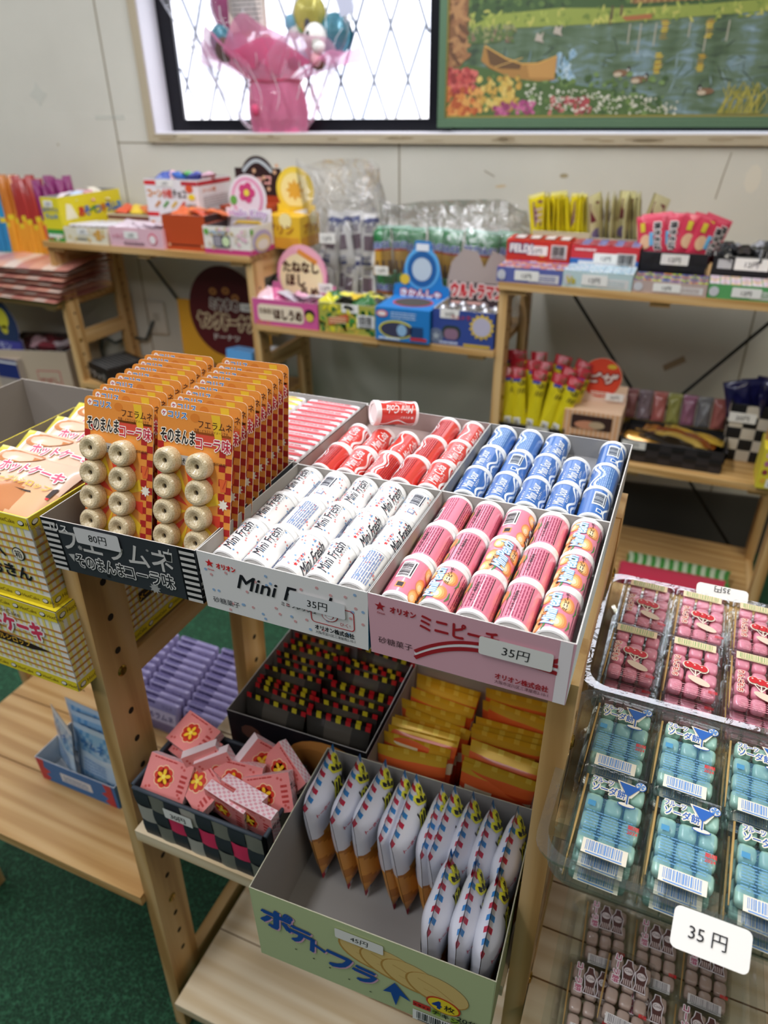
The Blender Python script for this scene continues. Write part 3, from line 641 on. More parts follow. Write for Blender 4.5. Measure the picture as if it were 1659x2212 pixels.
def gum_box():
    g = G(); w, h, d = .056, .042, .013; PK = M('#e48a86', .3, coat=.5); CH = M('#efd9dc', .3, coat=.5)
    g.box(0, w, 0, d, 0, h, PK, mats={1: CH, 3: CH, 4: CH, 5: CH})
    D = []; cx, cy = .024, .021
    for k in range(8): ell(D, cx+.0085*cos(k*pi/4), cy+.0085*sin(k*pi/4), .0048, .0048, M('#f1c9a0', .3), 1, 10)
    for k in range(8): ell(D, cx+.008*cos(k*pi/4), cy+.008*sin(k*pi/4), .0042, .0042, M('#cf3a2a', .3), 2, 10)
    ell(D, cx, cy, .008, .008, M('#cf3a2a', .3), 2)
    for k in range(5): ell(D, cx+.0052*cos(k*1.257+.3), cy+.0052*sin(k*1.257+.3), .0036, .0021, M('#f0c22e', .3), 3, 10, k*1.257+.3)
    ell(D, cx, cy, .0026, .0026, M('#f7dc5a', .3), 4, 10)
    for x, y in ((.042, .037), (.046, .035), (.006, .005), (.01, .0065), (.05, .005), (.047, .0075)): ell(D, x, y, .0016, .0016, M('#c85650', .3), 1, 8)
    lines(D, .044, .01, .008, .022, 4, M('#b8322e'), 1, 2, .5); lines(D, .006, .0385, .03, .002, 1, M('#b8322e'), 1, 3, .8)
    g.decal(D, FRONT(0), .0002); g.decal([(v, f, m, l) for v, f, m, l in D], plane((w, d, 0), (-1, 0, 0), (0, 0, 1)), .0002)
    D = []
    for i in range(14):
        for j in range(4):
            if (i+j) % 2: rect(D, .001+i*.0039, .0008+j*.003, .0034, .0026, M('#e0a4ae', .3), 1)
    g.decal(D, TOP(h), .0002)
    D = []; 
    for i in range(4):
        for j in range(12):
            if (i+j) % 2: rect(D, .0008+i*.003, .001+j*.0034, .0026, .003, M('#e0a4ae', .3), 1)
    text(D, 'ガム', .0065, .024, .008, INK, 2, 'c', bold=.02); g.decal(D, RIGHT(w), .0002); return g.build('gum_box')
gb = gum_box(); gp = [
 ((-.121, .028, .640), (-.75, .1, .12), 'gum box leaning at the left front of the woven basket'),
 ((-.124, .083, .648), (-1.25, .05, -.2), 'upper gum box of the pair at the back left basket corner'),
 ((-.120, .078, .633), (-1.3, -.03, -.3), 'lower gum box of the pair at the back left basket corner'),
 ((-.082, .052, .648), (-.2, 1.25, .5), 'gum box standing on its end with its checked edge up, left of two'),
 ((-.066, .054, .645), (-.15, 1.2, .45), 'gum box standing on its end with its checked edge up, right of two'),
 ((-.044, .053, .645), (-.55, .12, .25), 'upright gum box showing its flower emblem at the middle of the basket'),
 ((-.030, .083, .650), (-.2, .9, .9), 'gum box tipped on a corner against the back of the basket'),
 ((.000, .050, .645), (-.62, -.35, .1), 'largest looking gum box showing its flower emblem by the chip carton'),
 ((.002, .080, .648), (-.5, .5, -.2), 'gum box partly hidden behind the emblem box at the right'),
 ((-.080, .034, .640), (-.9, .35, -.2), 'gum box lying print side up at the basket front edge'),
 ((-.026, .034, .636), (-.2, .05, -.12), 'gum box with its white checked edge up beside the chip carton'),
 ((-.040, .026, .632), (.1, .12, -.15), 'low gum box wedged against the front wall of the basket'),
 ((-.004, .024, .636), (.05, .02, -.1), 'gum box at the front right corner of the basket'),
 ((-.1, .05, .605), (-1.4, .1, .2), 'gum box buried deep under the others in the basket')]
for k, (p, r, lab) in enumerate(gp):
    m = Mx.Translation(p) @ Mx.Rotation(r[2], 4, 'Z') @ Mx.Rotation(r[0], 4, 'X') @ Mx.Rotation(r[1], 4, 'Y') @ Mx.Translation((-.028, -.0065, -.021))
    lab = 'pink '+lab
    if k == 0: gb.matrix_world = m; tag(gb, lab, 'gum box', 'pink gum boxes in the basket')
    else: dup(gb, mat=m, lab=lab)
# black carton of striped snack packets
def f_blk(D):
    rect(D, 0, 0, .183, .112, M('#17161c', .4), 1); ell(D, .135, .055, .06, .052, M('#c98a45', .5), 2, 26); ell(D, .12, .05, .04, .04, M('#b5793a', .5), 3, 20); ell(D, .03, .085, .014, .012, M('#5a3a30', .5), 2, 9); lines(D, .01, .03, .06, .03, 2, M('#b32a2a'), 2, 4, .7)
carton('candy_carton', .183, .165, .112, [M('#17161c', .4), M('#3a3a40', .6), M('#b4b0ab', .7), M('#b4b0ab', .7)], M('#85817d', .8), f_blk, (-.1, .122, MS), .02, 'black carton of striped snack packets behind the woven basket', zf=.004, edge=M('#a9a6a2'))
def snack(c_edge, c_main, face):
    g = G(); w, h = .084, .105
    def mt(u, v):
        if v > .90 or v < .08: return c_edge[int(u*13) % len(c_edge)]
        return c_main(u, v)
    def bk(u, v): return c_edge[int(u*13) % len(c_edge)] if v > .92 or v < .08 else (face(u, v) if callable(face) else face)
    pillow(g, w, h, .011, bk, .07, 26, 16, TR(0, 0, h/2, pi/2), back=mt, wob=.14); return g
KB, KY, KR = M('#141316', .3, coat=.6), M('#d7c62c', .3, coat=.5), M('#c8262c', .3, coat=.5)
bp = snack((KR, KB, KY, KB), lambda u, v: M('#a5541f', .3, coat=.6) if (u-.45)**2*2+(v-.45)**2 < .1 else KB, lambda u, v: M('#5b554c', .35, coat=.4) if .3 < u < .75 else M('#3b3833', .35, coat=.5)).build('snack_packet')
n = 0
for c_, x in ((0, -.053), (1, .034)):
    for k in range(10):
        m = TR(x+R.uniform(-.003, .003), .130+k*.0142, MS+.006+R.uniform(0, .01), -.2+R.uniform(-.06, .06), R.uniform(-.05, .07), R.uniform(-.06, .06))
        lab = f'black striped snack packet, {ORD[k]} from the front in the {("left", "right")[c_]} file'
        if n == 0: bp.matrix_world = m; tag(bp, lab, 'snack packet', 'black snack packets')
        else: dup(bp, mat=m, lab=lab)
        n += 1
dup(bp, mat=TR(.028, .165, MS+.022, -1.0, .05, -.1), lab='black striped snack packet lying loose on top with its food picture up')
# yellow and red packets
carton('candy_carton', .185, .165, .108, M('#9a1f30', .5), M('#a09a92', .8), lambda D: rect(D, 0, 0, .185, .108, M('#9a1f30'), 1), (.0885, .122, MS), .02, 'red edged carton of gold and orange packets beside the black carton', zf=.004, edge=M('#6d5148'))
GD = M('#d6a82a', .28, .25, coat=.4); OR2 = M('#c8431c', .3, coat=.6); BK2 = M('#4a3320', .3, coat=.5)
yp = snack((GD, GD, M('#e2c14a', .28, .25)), lambda u, v: OR2 if v > .55 else (M('#e8d9b4', .35) if v > .42 else M('#b5351c', .3, coat=.6)), lambda u, v: M('#cfa532', .3, .2) if v > .9 or v < .1 else (M('#ded3b4', .35) if .6+.05*sin(6*u) < v < .7+.05*sin(6*u) else M('#d8602c', .3, coat=.5) if v > .75 else OR2)).build('snack_packet')
n = 0
for c_, x in ((0, .134), (1, .226)):
    for k in range(10):
        m = TR(x+R.uniform(-.003, .003), .131+k*.0142, MS+.003+R.uniform(0, .009), -.2+R.uniform(-.1, .1), R.uniform(-.06, .1), R.uniform(-.1, .1))
        lab = f'gold edged packet, {ORD[k]} from the front in the {("left", "right")[c_]} file'
        if n == 0: yp.matrix_world = m; tag(yp, lab, 'snack packet', 'gold edged snack packets')
        else: dup(yp, mat=m, lab=lab)
        n += 1
dup(yp, mat=TR(.135, .128, MS+.028, -.55, .02, .02), lab='gold edged packet lying flat along the front of the red edged carton')
dup(yp, mat=TR(.228, .13, MS+.028, -.5, .05, -.03), lab='gold edged packet showing its orange face beside the flat one')
# green carton of potato chips
GC = M('#b9c594', .5); CHIP = M('#d9b468', .5)
def f_green(D):
    rect(D, 0, 0, .236, .113, GC, 1); bl = M('#1f4f9e', .45); pkk = M('#d8a8c0')
    for i, (x, y) in enumerate(((.12, .078), (.141, .073), (.162, .068), (.186, .063))):
        L0 = .7*i
        ell(D, x, y, .0305, .0215, M('#b98d45', .5), 2+L0, 26, -.25); ell(D, x+.0008, y+.001, .0292, .0202, M('#dcbd77', .5), 2.2+L0, 26, -.25)
        stroke(D, [(x-.018, y+.01), (x, y+.004), (x+.016, y-.008)], .001, M('#c09a55'), 2.4+L0); stroke(D, [(x-.012, y-.004), (x+.004, y-.008)], .0008, M('#c7a35c'), 2.4+L0)
    for i, (ch, x, y, s) in enumerate((('ポ', .008, .064, .037), ('テ', .036, .055, .032), ('ト', .06, .047, .028), ('フ', .076, .036, .034), ('ラ', .103, .03, .031))):
        text(D, ch, x+.0015, y-.0015, s, pkk, 5, bold=.05, rot=-.1); text(D, ch, x, y, s, bl, 6, bold=.05, rot=-.1)
    poly(D, [(.134, .026), (.146, .049), (.162, .026), (.151, .03), (.147, .008), (.142, .029)], bl, 6)
    for x, y in ((.042, .036), (.061, .032), (.078, .027), (.098, .02), (.12, .013)): rect(D, x, y, .002, .0014, INK, 5)
    ell(D, .193, .042, .0165, .0125, M('#c8401f'), 6, 24, -.15); ell(D, .193, .042, .0148, .011, M('#efd52e'), 7, 24, -.15); text(D, '4', .183, .036, .0175, M('#1b3f8e'), 8, bold=.05); text(D, '枚', .194, .0375, .0105, INK, 8, bold=.01)
    rect(D, .164, .022, .017, .0085, M('#c8302c'), 5); text(D, 'フライド', .1645, .0245, .004, INK, 6, bold=.02, fit=.016)
    for i, ch in enumerate('チキン味'):
        if i % 2 == 0: rect(D, .1825+i*.009, .0205-.0012*i, .008, .009, M('#8fae3c'), 5)
        text(D, ch, .183+i*.009, .022-.0012*i, .0085, INK, 6, bold=.02)
    text(D, '20袋入', .206, .0265, .0105, INK, 6, bold=.01, rot=-.05); rect(D, .196, .004, .038, .012, M('#cfaebf'), 5); barcode(D, .164, -.002, .05, .018, INK, M('#f2f1ec'), 6, 8)
    for i, (cx, cy, rx, ry, mt, ro) in enumerate(((.045, .0985, .008, .004, '#2a6fb5', -.3), (.037, .093, .0115, .009, '#e3c23a', 0))): pass
carton('candy_carton', .236, .176, .113, [GC, M('#9fac7c', .5), GC, M('#8d8b86', .7)], M('#8f8c88', .8), f_green, (.0485, -.064, MS+.002), .035, 'pale green potato chip carton with a 45 yen sticker jutting from the middle shelf', zf=.003, flare=.001, sticker=('45円', .088, .089, .0475, .015, STK, .6), edge=M('#a8a68f'))
def chip_bag():
    W_, B_, R_ = M('#d4d6de', .3, coat=.5), M('#2c7fc0', .35), M('#b8233f', .35)
    g = G(); w, h = .084, .124
    def mt(u, v):
        if v > .93 or v < .055: return (R_, W_, B_, W_)[int(u*15) % 4]
        if v < .52+.04*sin(7*u) and u < .75: return CHIPS[0] if (sin(9*u+20*v) > -.5) else CHIPS[1]
        if .5 < v < .88 and .55 < u < .9: return M('#17181c', .35) if sin(40*v+12*u) > -.2 else W_
        return W_
    CHIPS = (M('#c98a3a', .4, coat=.4), M('#a86a24', .4, coat=.4))
    fm, bm = pillow(g, w, h, .027, mt, .06, 30, 30, TR(0, 0, h/2, pi/2, 0, 0), back=lambda u, v: (R_, W_, B_, W_)[int(u*15) % 4] if v > .93 or v < .055 else (CHIPS[0] if v < .5 and u < .75 else W_), wob=.1)
    T0 = TR(0, 0, h/2, pi/2)
    D = []; text(D, 'ポテト', -.002, -.004, .024, M('#16181c', .4), 2, bold=.05, rot=.9, out=(M('#d9d63a'), .05)); text(D, 'トーホー', -.034, .036, .0058, M('#b8233f'), 2, bold=.03)
    g.decal(D, fm, .0002, T0); D = []; barcode(D, .012, -.002, .022, .02, INK, W_, 2); lines(D, -.03, .015, .03, .02, 5, M('#50525c'), 2, 5, .4); lines(D, -.035, -.04, .02, .03, 5, M('#50525c'), 2, 6, .3); g.decal(D, bm, .0002, T0)
    return g.build('chip_bag')
cb = chip_bag(); fx = (.066, .098, .122, .152, .168, .190, .208, .225, .250, .270); n = 0
for k, x in enumerate(fx):
    m = TR(x+.004, .069, MS+.008, 0, 0, pi/2) @ Mx.Rotation(R.uniform(-.05, .05), 4, 'Z') @ Mx.Rotation(-.10+R.uniform(-.05, .05), 4, 'X') @ Mx.Rotation(-.04+R.uniform(-.03, .03), 4, 'Y')
    m = Mx.Translation((0, 0, R.uniform(-.002, .004))) @ m
    lab = f'white potato chip bag standing in the green carton, {ORD[k]} from left in the back rank'
    if n == 0: cb.matrix_world = m; tag(cb, lab, 'chip bag', 'potato chip bags')
    else: dup(cb, mat=m, lab=lab)
    n += 1
for k, x in enumerate((.222, .246, .266)):
    dup(cb, mat=TR(x+.003, -.004, MS+.008, 0, 0, pi/2+.03) @ Mx.Rotation(-.06+.02*k, 4, 'X') @ Mx.Rotation(-.02, 4, 'Y'), lab=f'white potato chip bag at the front of the green carton, {("leftmost", "middle", "rightmost")[k]} of three')
# ================================================================ FOREGROUND: LEFT SECTION
YG, OG = M('#e8d22c', .5), M('#c88a3c', .5)
def f_hot(w, h, big):
    def f(D):
        rect(D, 0, 0, w, h, M('#eeece2', .5), 1); y0 = .014
        n = int(w/.0085)
        for i in range(n): rect(D, i*.0085+.001, y0, .0038, h-y0-.012, M('#efdf7a', .5), 2)
        for j in range(int((h-.03)/.0085)): rect(D, 0, y0+.004+j*.0085, w, .0024, OG, 3)
        for y in (0, h-.0125):
            rect(D, 0, y, w, .0125, YG, 4)
            for i in range(int(w/.036)+1):
                ell(D, .006+i*.036, y+.006, .0042, .003, INK, 5, 14, .2); ell(D, .006+i*.036, y+.0065, .0034, .0022, M('#e9e4d6'), 6, 14, .2); text(D, 'HotCake', .012+i*.036, y+.004, .0062, M('#6b4a1c'), 5, bold=.0, fit=.022)
        if big == 1: text(D, '30入', w-.075, .052, .017, INK, 6, bold=.03); ell(D, w-.024, .058, .0075, .0075, INK, 6); ell(D, w-.024, .058, .0064, .0064, M('#eee7d0'), 7); text(D, '箱', w-.024, .0545, .0095, INK, 8, 'c', bold=.0); text(D, 'おおきん', w-.088, .0285, .0175, INK, 6, bold=.04, fit=.072)
        if big == 2: text(D, 'HotCake', w-.085, .084, .009, M('#5a3a1a'), 6, bold=0, rot=-.05); text(D, 'ットケーキ', w-.115, .061, .026, M('#d83a5a'), 6, bold=.05, fit=.088, out=(M('#f6f0ea'), .04)); poly(D, [(w-.12, .042), (w-.12, .055), (w-.06, .051), (w-.022, .047), (w-.05, .042)], M('#2c1712'), 6); text(D, 'メープルシロップ', w-.12, .045, .0085, M('#e9b63a'), 7, bold=.02, fit=.07)
    return f
def s_hot(w, h, big): return f_hot(w, h, big)
carton('snack_carton', .158, .225, .102, M('#eeece2', .5), M('#9b9085', .8), f_hot(.158, .102, 1), (-.349, .002, .884), 0, 'yellow checked hotcake carton with an open top, upper of the stack of two', zf=.075, side=s_hot(.225, .102, 0), flare=.0005, edge=YG)
carton('snack_carton', .168, .225, .104, M('#eeece2', .5), M('#9b9085', .8), f_hot(.168, .104, 2), (-.352, -.002, .7795), -.01, 'yellow checked hotcake carton under the open one at left', zf=.003, side=s_hot(.225, .104, 2), flare=.0, edge=YG)
g = G(); g.box(0, .168, 0, .225, .102, .104, YG); g.build('lid_flap', bpy.data.objects['snack_carton.001'])
carton('snack_carton', .146, .285, .205, M('#d8c890', .6), M('#938a80', .85), nod, (-.497, 0, .7795), 0, 'tall empty carton with bare grey inside at far left', zf=.003, flare=.001, edge=M('#bdb4a8'))
FILM = film('clear_film', haze=.05, gloss=.05, wrinkle=.4, wscale=60); CAKE = M('#b5713a', .5, coat=.3); CAKE2 = M('#d2a377', .5)
def hot_pack():
    g = G(); w, h = .128, .1; PKK = M('#dcb79c', .35, coat=.4); GY = M('#c9bc3a', .4, coat=.3)
    def mt(u, v):
        if u < .07: return GY
        if v < .5: return CAKE2 if (u-.58)**2+((v-.28)*.8)**2 > .035 else CAKE
        return PKK if u > .12 else M('#ece9dd', .4)
    fm, bm = pillow(g, w, h, .02, mt, .05, 24, 20, None, wob=.15)
    D = []; poly(D, [(-.03, .006), (.06, .006), (.06, -.008), (.03, -.010), (-.03, -.002)], M('#2a1a14'), 2); rect(D, -.03, -.011, .09, .0025, RED, 3); text(D, 'メープルシロップ', -.026, -.003, .0085, M('#e0b53a'), 3, bold=.02, fit=.08)
    text(D, 'ホットケーキ', -.03, .011, .016, M('#d8506e'), 3, bold=.04, fit=.085, out=(M('#f3ede4'), .04)); ell(D, -.02, .034, .03, .012, CAKE, 2, 20, .15)
    g.decal(D, fm, .0003); return g.build('hotcake_pack')
hp = hot_pack()
for k, (x, y, z, rx) in enumerate(((-.270, .058, .975, .25), (-.268, .098, .975, .3), (-.268, .138, .976, .3), (-.268, .178, .978, .32))):
    m = TR(x, y, z, rx, .02, R.uniform(-.05, .05)); lab = f'hotcake pack with a brown cake window in the open yellow carton, {ORD[k]} from the front'
    if k == 0: hp.matrix_world = m; tag(hp, lab, 'snack pack', 'hotcake packs')
    else: dup(hp, mat=m, lab=lab)
# blue candy display box and packets
def f_bd(D):
    rect(D, 0, 0, .15, .05, M('#2f72b4', .5), 1); 
    for x, s in ((0, 1), (.15, -1)):
        poly(D, [(x, 0), (x+s*.012, 0), (x+s*.02, .008), (x+s*.012, .016), (x+s*.024, .024), (x+s*.012, .032), (x+s*.016, .05), (x, .05)], M('#c03a44', .5), 2)
    poly(D, rrect(.045, .014, .062, .02, .001), M('#dfe3e8'), 2); lines(D, .05, .017, .05, .014, 4, M('#5d7fa8'), 3, 2, .4)
o = carton('display_box', .155, .075, .05, M('#2f72b4', .5), M('#c8ccd0', .7), f_bd, (-.489, .114, .3702), 0, 'blue and red display box of light blue packets on the lower left shelf', zf=.004, edge=M('#dfe3e8'))
def bluepack():
    g = G(); c0 = M('#9cc6e4', .3, coat=.6); c1 = M('#6fa8d6', .3, coat=.6); c2 = M('#cfe1ee', .3, coat=.5)
    fm, bm = pillow(g, .084, .112, .008, lambda u, v: c2 if v > .92 or .2 < v < .6 else c0 if (u*5+v*7) % 1 > .35 else c1, .06, 12, 14, TR(0, 0, .056, pi/2), wob=.3)
    D = []; text(D, 'ラムネ', -.026, .02, .017, M('#3c7fc0'), 2, bold=.03, fit=.05); lines(D, -.026, -.03, .05, .03, 5, M('#6a97c4'), 2, 3, .35); g.decal(D, fm, .0003, TR(0, 0, .056, pi/2)); return g.build('candy_packet')
bk = bluepack()
for k, (x, y, z, rx, rz) in enumerate(((-.452, .136, .379, -.1, -.45), (-.384, .130, .379, -.14, -.08), (-.40, .146, .384, -.14, -.04), (-.425, .162, .388, -.1, -.1))):
    m = TR(x, y, z, rx, 0, rz); lab = 'light blue candy packet '+('turned sideways at the left of the display box', 'facing front in the display box', 'just behind the front facing one', 'at the back of the display box')[k]
    if k == 0: bk.matrix_world = m; tag(bk, lab, 'candy packet', 'light blue packets')
    else: dup(bk, mat=m, lab=lab)
# lilac packs standing in three files
def lilac():
    g = G(); g.rbox(-.043, .043, 0, .010, 0, .062, .004, M('#8f86b0', .35, coat=.5), n=2); D = []; lines(D, -.036, .054, .03, .0055, 1, M('#4a4272'), 1, 3, .9)
    text(D, 'ラムネ', .008, .05, .008, M('#6c6396'), 1, bold=.01); rect(D, -.037, .02, .074, .024, M('#c6bfd8'), 1); text(D, 'うめラムネ', -.034, .026, .014, M('#5c5486'), 2, bold=.03, fit=.066); lines(D, -.034, .006, .066, .011, 3, M('#7a72a2'), 1, 5, .4); g.decal(D, FRONT(0), .0003)
    D = []; lines(D, -.036, .002, .03, .0055, 1, M('#4f477a'), 1, 4, .9); lines(D, .008, .003, .026, .004, 1, M('#8b84b0'), 1, 5, .8); g.decal(D, TOP(.062), .0003)
    return g.build('candy_pack')
lp = lilac(); n = 0
for c_, x in ((0, -.47), (1, -.378), (2, -.286)):
    for k in range(10):
        m = TR(x-.0028*k+R.uniform(-.001, .001), .265+k*.0168, .3702, -.16+R.uniform(-.03, .03), 0, -.03)
        lab = f'lilac candy pack standing on edge, {ORD[k]} from the front in the {("left", "middle", "right")[c_]} file'
        if n == 0: lp.matrix_world = m; tag(lp, lab, 'candy pack', 'lilac candy packs')
        else: dup(lp, mat=m, lab=lab)
        n += 1
# ================================================================ FOREGROUND: RIGHT SECTION (trays of rice cake packs)
CLEAR = film('clear_tray', tint='#eef3f0', gloss=.05, rough=.05, haze=.03, wrinkle=.06, wscale=60, fres=.28)
CLIDS = film('clear_lid', tint='#fafcfc', gloss=.04, rough=.04, wrinkle=.07, wscale=40, fres=.3)
def tray(w, d, h, loc, rz, lab, sticker):
    g = G(); r = .02; n = 6; rim = .007; lv = []
    for q, z in ((.006, 0), (.0, .004), (-.002, h), (-.002-rim, h+.0005), (-.002-rim, h-.002)):
        lv.append([(x, y, z) for x, y in rrect(q, q, w-2*q, d-2*q, r, n)])
    k = len(lv[0])
    for a in range(4):
        g.add(lv[a]+lv[a+1], [[i, (i+1) % k, k+(i+1) % k, k+i] for i in range(k)], CLEAR, a > 1)
    g.add(lv[0], [list(range(k))[::-1]], CLEAR)
    for i in range(int(w/.016)): g.box(.016+i*.016-.0006, .016+i*.016+.0006, .0012, .0022, .006, h-.004, CLEAR)
    o = g.build('clear_tray', None, loc, (0, 0, rz), lab, 'tray')
    x, y, sw, sh, back, tl = sticker; g = G()
    T = TR(x, (d+.004) if back else -.007, h+.002, tl, 0, 0); D = []; poly(D, rrect(-sw/2, -sh, sw, sh, .004), STK, 1); text(D, '35円', 0, -sh*.72, sh*.5, INK, 2, 'c', bold=.0)
    if back:
        g.prism(rrect(-sw/2, -.004, sw, sh, .004), 0, .0008, STK, T); D = []; text(D, '35円', 0, .0, sh*.55, INK, 2, 'c', bold=.0, rot=pi); D = [([(x_, y_+sh*.62) for x_, y_ in v], f, m, l) for v, f, m, l in D]; g.decal(D, lambda a, b, e: T @ V((a, b, .0008+e)), .0003)
    else:
        g.prism(rrect(-sw/2, -sh, sw, sh, .004), 0, .0008, STK, T); D = []; text(D, '35 円', -.002, -sh*.66, sh*.42, INK, 2, 'c', bold=.005); g.decal(D, lambda a, b, e: T @ V((a, b, .0008+e)), .0003)
    g.build('price_card', o); return o
tray(.18, .162, .036, (.3065, -.052, .8205), -.02, 'clear tray of blue green soda rice cake packs at the front of the right shelf', (.109, 0, .046, .025, False, .55))
tray(.18, .172, .036, (.3085, .128, .8205), 0, 'clear tray of pink cherry rice cake packs behind the soda tray', (.108, 0, .05, .015, True, .5))
tray(.185, .175, .026, (.335, -.012, .5005), 0, 'clear tray of brown cola rice cake packs on the shelf below', (.12, 0, .04, .018, False, .6))
def jelly_mat(name, c, tr=.5):
    m, nt, N, L, b = nodemat(name); b.inputs['Base Color'].default_value = lin(c); b.inputs['Roughness'].default_value = .35
    b.inputs['Subsurface Weight'].default_value = .0; b.inputs['Alpha'].default_value = 1-tr*.05; b.inputs['Coat Weight'].default_value = .5; return m
def mochi(name, cj, deco, pick=True):
    w, d, h = .0455, .072, .0105; root = empty(name); J = jelly_mat('rice_cake_'+name, cj)
    g = G(); cols, rows_ = 3, 4
    for i in range(cols):
        for j in range(rows_):
            x, y = .0065+i*.0125, .009+j*.0148
            gg = G(); gg.rbox(x, x+.0105, y, y+.0125, .0012, .0088, .0028, J, n=2); gg.build('rice_cake', root)
    g = G(); k = 0; lv = []
    for q, z in ((.003, 0), (.001, h-.001), (.0, h-.001), (0, h), (.0025, h), (.0035, h-.0012)): lv.append([(x, y, z) for x, y in rrect(q, q, w-2*q, d-2*q, .004, 3)])
    k = len(lv[0])
    for a in range(5): g.add(lv[a]+lv[a+1], [[i, (i+1) % k, k+(i+1) % k, k+i] for i in range(k)], CLIDS, True)
    g.add(lv[0], [list(range(k))[::-1]], CLIDS); g.add(lv[5], [list(range(k))], CLIDS); g.build('clear_case', root)
    g = G(); D = []; deco(D); g.decal(D, TOP(h+.0001), .0002); g.build('printed_film', root)
    if pick: g = G(); g.tube([(.0036, .006, .006), (.0036, .03, .0062), (.0036, .066, .0064)], [.0004, .0009, .0008], M('#d0a866', .6), 6); g.build('toothpick', root)
    return root
CRM = M('#e6dfcc', .45)
def d_soda(D):
    bl = M('#2a5fae', .4); bc = M('#5b8fd0', .4); barcode(D, .0105, .003, .0275, .0105, bc, CRM, 1, 4)
    rect(D, .0065, .014, .033, .033, M('#5f9cc0', .3, alpha=.24), .5); text(D, 'フルーツ', .008, .0585, .0054, bl, 2, bold=.02, fit=.013, out=(CRM, .06)); text(D, 'ソーダ餅', .0085, .0515, .0072, bl, 2, bold=.02, fit=.0215, out=(CRM, .06))
    for m, e, L in ((CRM, .0013, 1), (bl, 0, 4)):
        poly(D, [(.0245-e, .0645+e), (.0385+e, .0635+e), (.0325+e, .055-e), (.0305-e, .055-e)], m, L)
    stroke(D, [(.0315, .055), (.0315, .0475)], .0022, CRM, 2); stroke(D, [(.0315, .055), (.0315, .0475)], .0008, bl, 5); ell(D, .0315, .047, .0058, .0019, bl, 3, 18); ell(D, .0315, .0471, .0052, .0014, CRM, 4, 18)
    ell(D, .0385, .0655, .0036, .0036, bl, 2, 16); ell(D, .0385, .0655, .0031, .0031, CRM, 3, 16)
    for a in range(5): poly(D, [(.0385, .0655), (.0385+.0027*cos(a*1.257), .0655+.0027*sin(a*1.257)), (.0385+.0027*cos(a*1.257+.8), .0655+.0027*sin(a*1.257+.8))], M('#4f86c8'), 5)
    rect(D, .008, .0385, .005, .0042, M('#4b8fb8', .4), 1); lines(D, .0085, .0165, .029, .02, 9, M('#6fa3cc', .4), 1, 3, .28); text(D, '期限', .035, .03, .0036, RED, 2, bold=.02); text(D, '2024', .035, .0265, .0032, RED, 2, bold=.02)
def d_cherry(D):
    rd = M('#c3262c', .35); barcode(D, .006, .0605, .033, .0085, M('#9fb37a', .4), M('#ebd0ac', .45), 1, 6)
    text(D, 'りんごもち', .0085, .046, .005, rd, 2, bold=.03, vert=False, rot=-pi/2, fit=.024, out=(CRM, .06))
    for m, e, L in ((CRM, .001, 1), (rd, 0, 4)):
        for i in range(3): ell(D, .0195+i*.0055, .0385-i*.0008, .0036+e, .0036+e, m, L, 16)
    for i in range(3): stroke(D, [(.0195+i*.0055, .035), (.0255, .027)], .0008, CRM, 3); ell(D, .0185+i*.0055, .0398-i*.0008, .0008, .0008, M('#f0c9c2'), 5, 8)
    ell(D, .0285, .0225, .009, .0036, M('#dfc9b4', .5), 2, 18, -.35); lines(D, .01, .006, .028, .011, 5, M('#d8909e', .4), 1, 3, .25); text(D, '期限', .036, .012, .0036, rd, 2, bold=.02)
def d_cola(D):
    br = M('#5a3a36', .4); mg = M('#b8406c', .4); barcode(D, .0095, .003, .0285, .0095, M('#8e8a8c', .4), M('#d9d6d4', .45), 1, 5)
    text(D, 'コーラ餅', .0095, .066, .0066, mg, 2, bold=.02, rot=-pi/2, fit=.026, out=(M('#e8e2e4'), .07))
    for cx in (.022, .0335):
        for m, e, L in ((M('#e8e2e4', .45), .0008, 1), (br, 0, 3)):
            poly(D, [(cx-.0018-e, .0645+e), (cx+.0018+e, .0645+e), (cx+.0026+e, .0605), (cx+.005+e, .0565), (cx+.0042+e, .051), (cx+.0036+e, .046), (cx+.005+e, .041-e), (cx-.005-e, .041-e), (cx-.0036-e, .046), (cx-.0042-e, .051), (cx-.005-e, .0565), (cx-.0026-e, .0605)], m, L)
        ell(D, cx, .0545, .0041, .0034, M('#dcd3d2'), 4, 14); text(D, 'Cola', cx, .0535, .0036, br, 5, 'c', bold=.0, shear=.2)
        for i in range(4): rect(D, cx-.0032+i*.0018, .0415, .0009, .0055, M('#cdbcb6'), 4)
    text(D, '期限', .036, .02, .0036, RED, 2, bold=.02)
def packs(name, cj, deco, spots, base, grp):
    p = mochi(name, cj, deco)
    for k, (x, y, z, rx, ry, rz, lab) in enumerate(spots):
        m = TR(x, y, z, rx, ry, rz) @ Mx.Scale(1.11, 4)
        if k == 0: p.matrix_world = m; tag(p, base+' '+lab, 'rice cake pack', grp)
        else: dup(p, mat=m, lab=base+' '+lab)
sp = []; C3 = ('left', 'middle', 'right'); R2 = ('front', 'back')
for i, x in enumerate((.3145, .3655, .4175)):
    for j in range(2):
        for l in range(3):
            tilt = .10 if l == 2 else .02
            sp.append((x+(.0015 if j == 0 else -.001)+.0006*l, -.050+j*.0795-.003*(2-l)*(1-j)-.0025*i*.5, .8235+l*.0122, tilt*.3, 0, -.035-.01*i, f'{("lowest", "middle", "topmost")[l]} in the {R2[j]} {C3[i]} pile'))
packs('soda_pack', '#aed8c8', d_soda, sp, 'blue green soda rice cake pack', 'soda rice cake packs')
sp = []
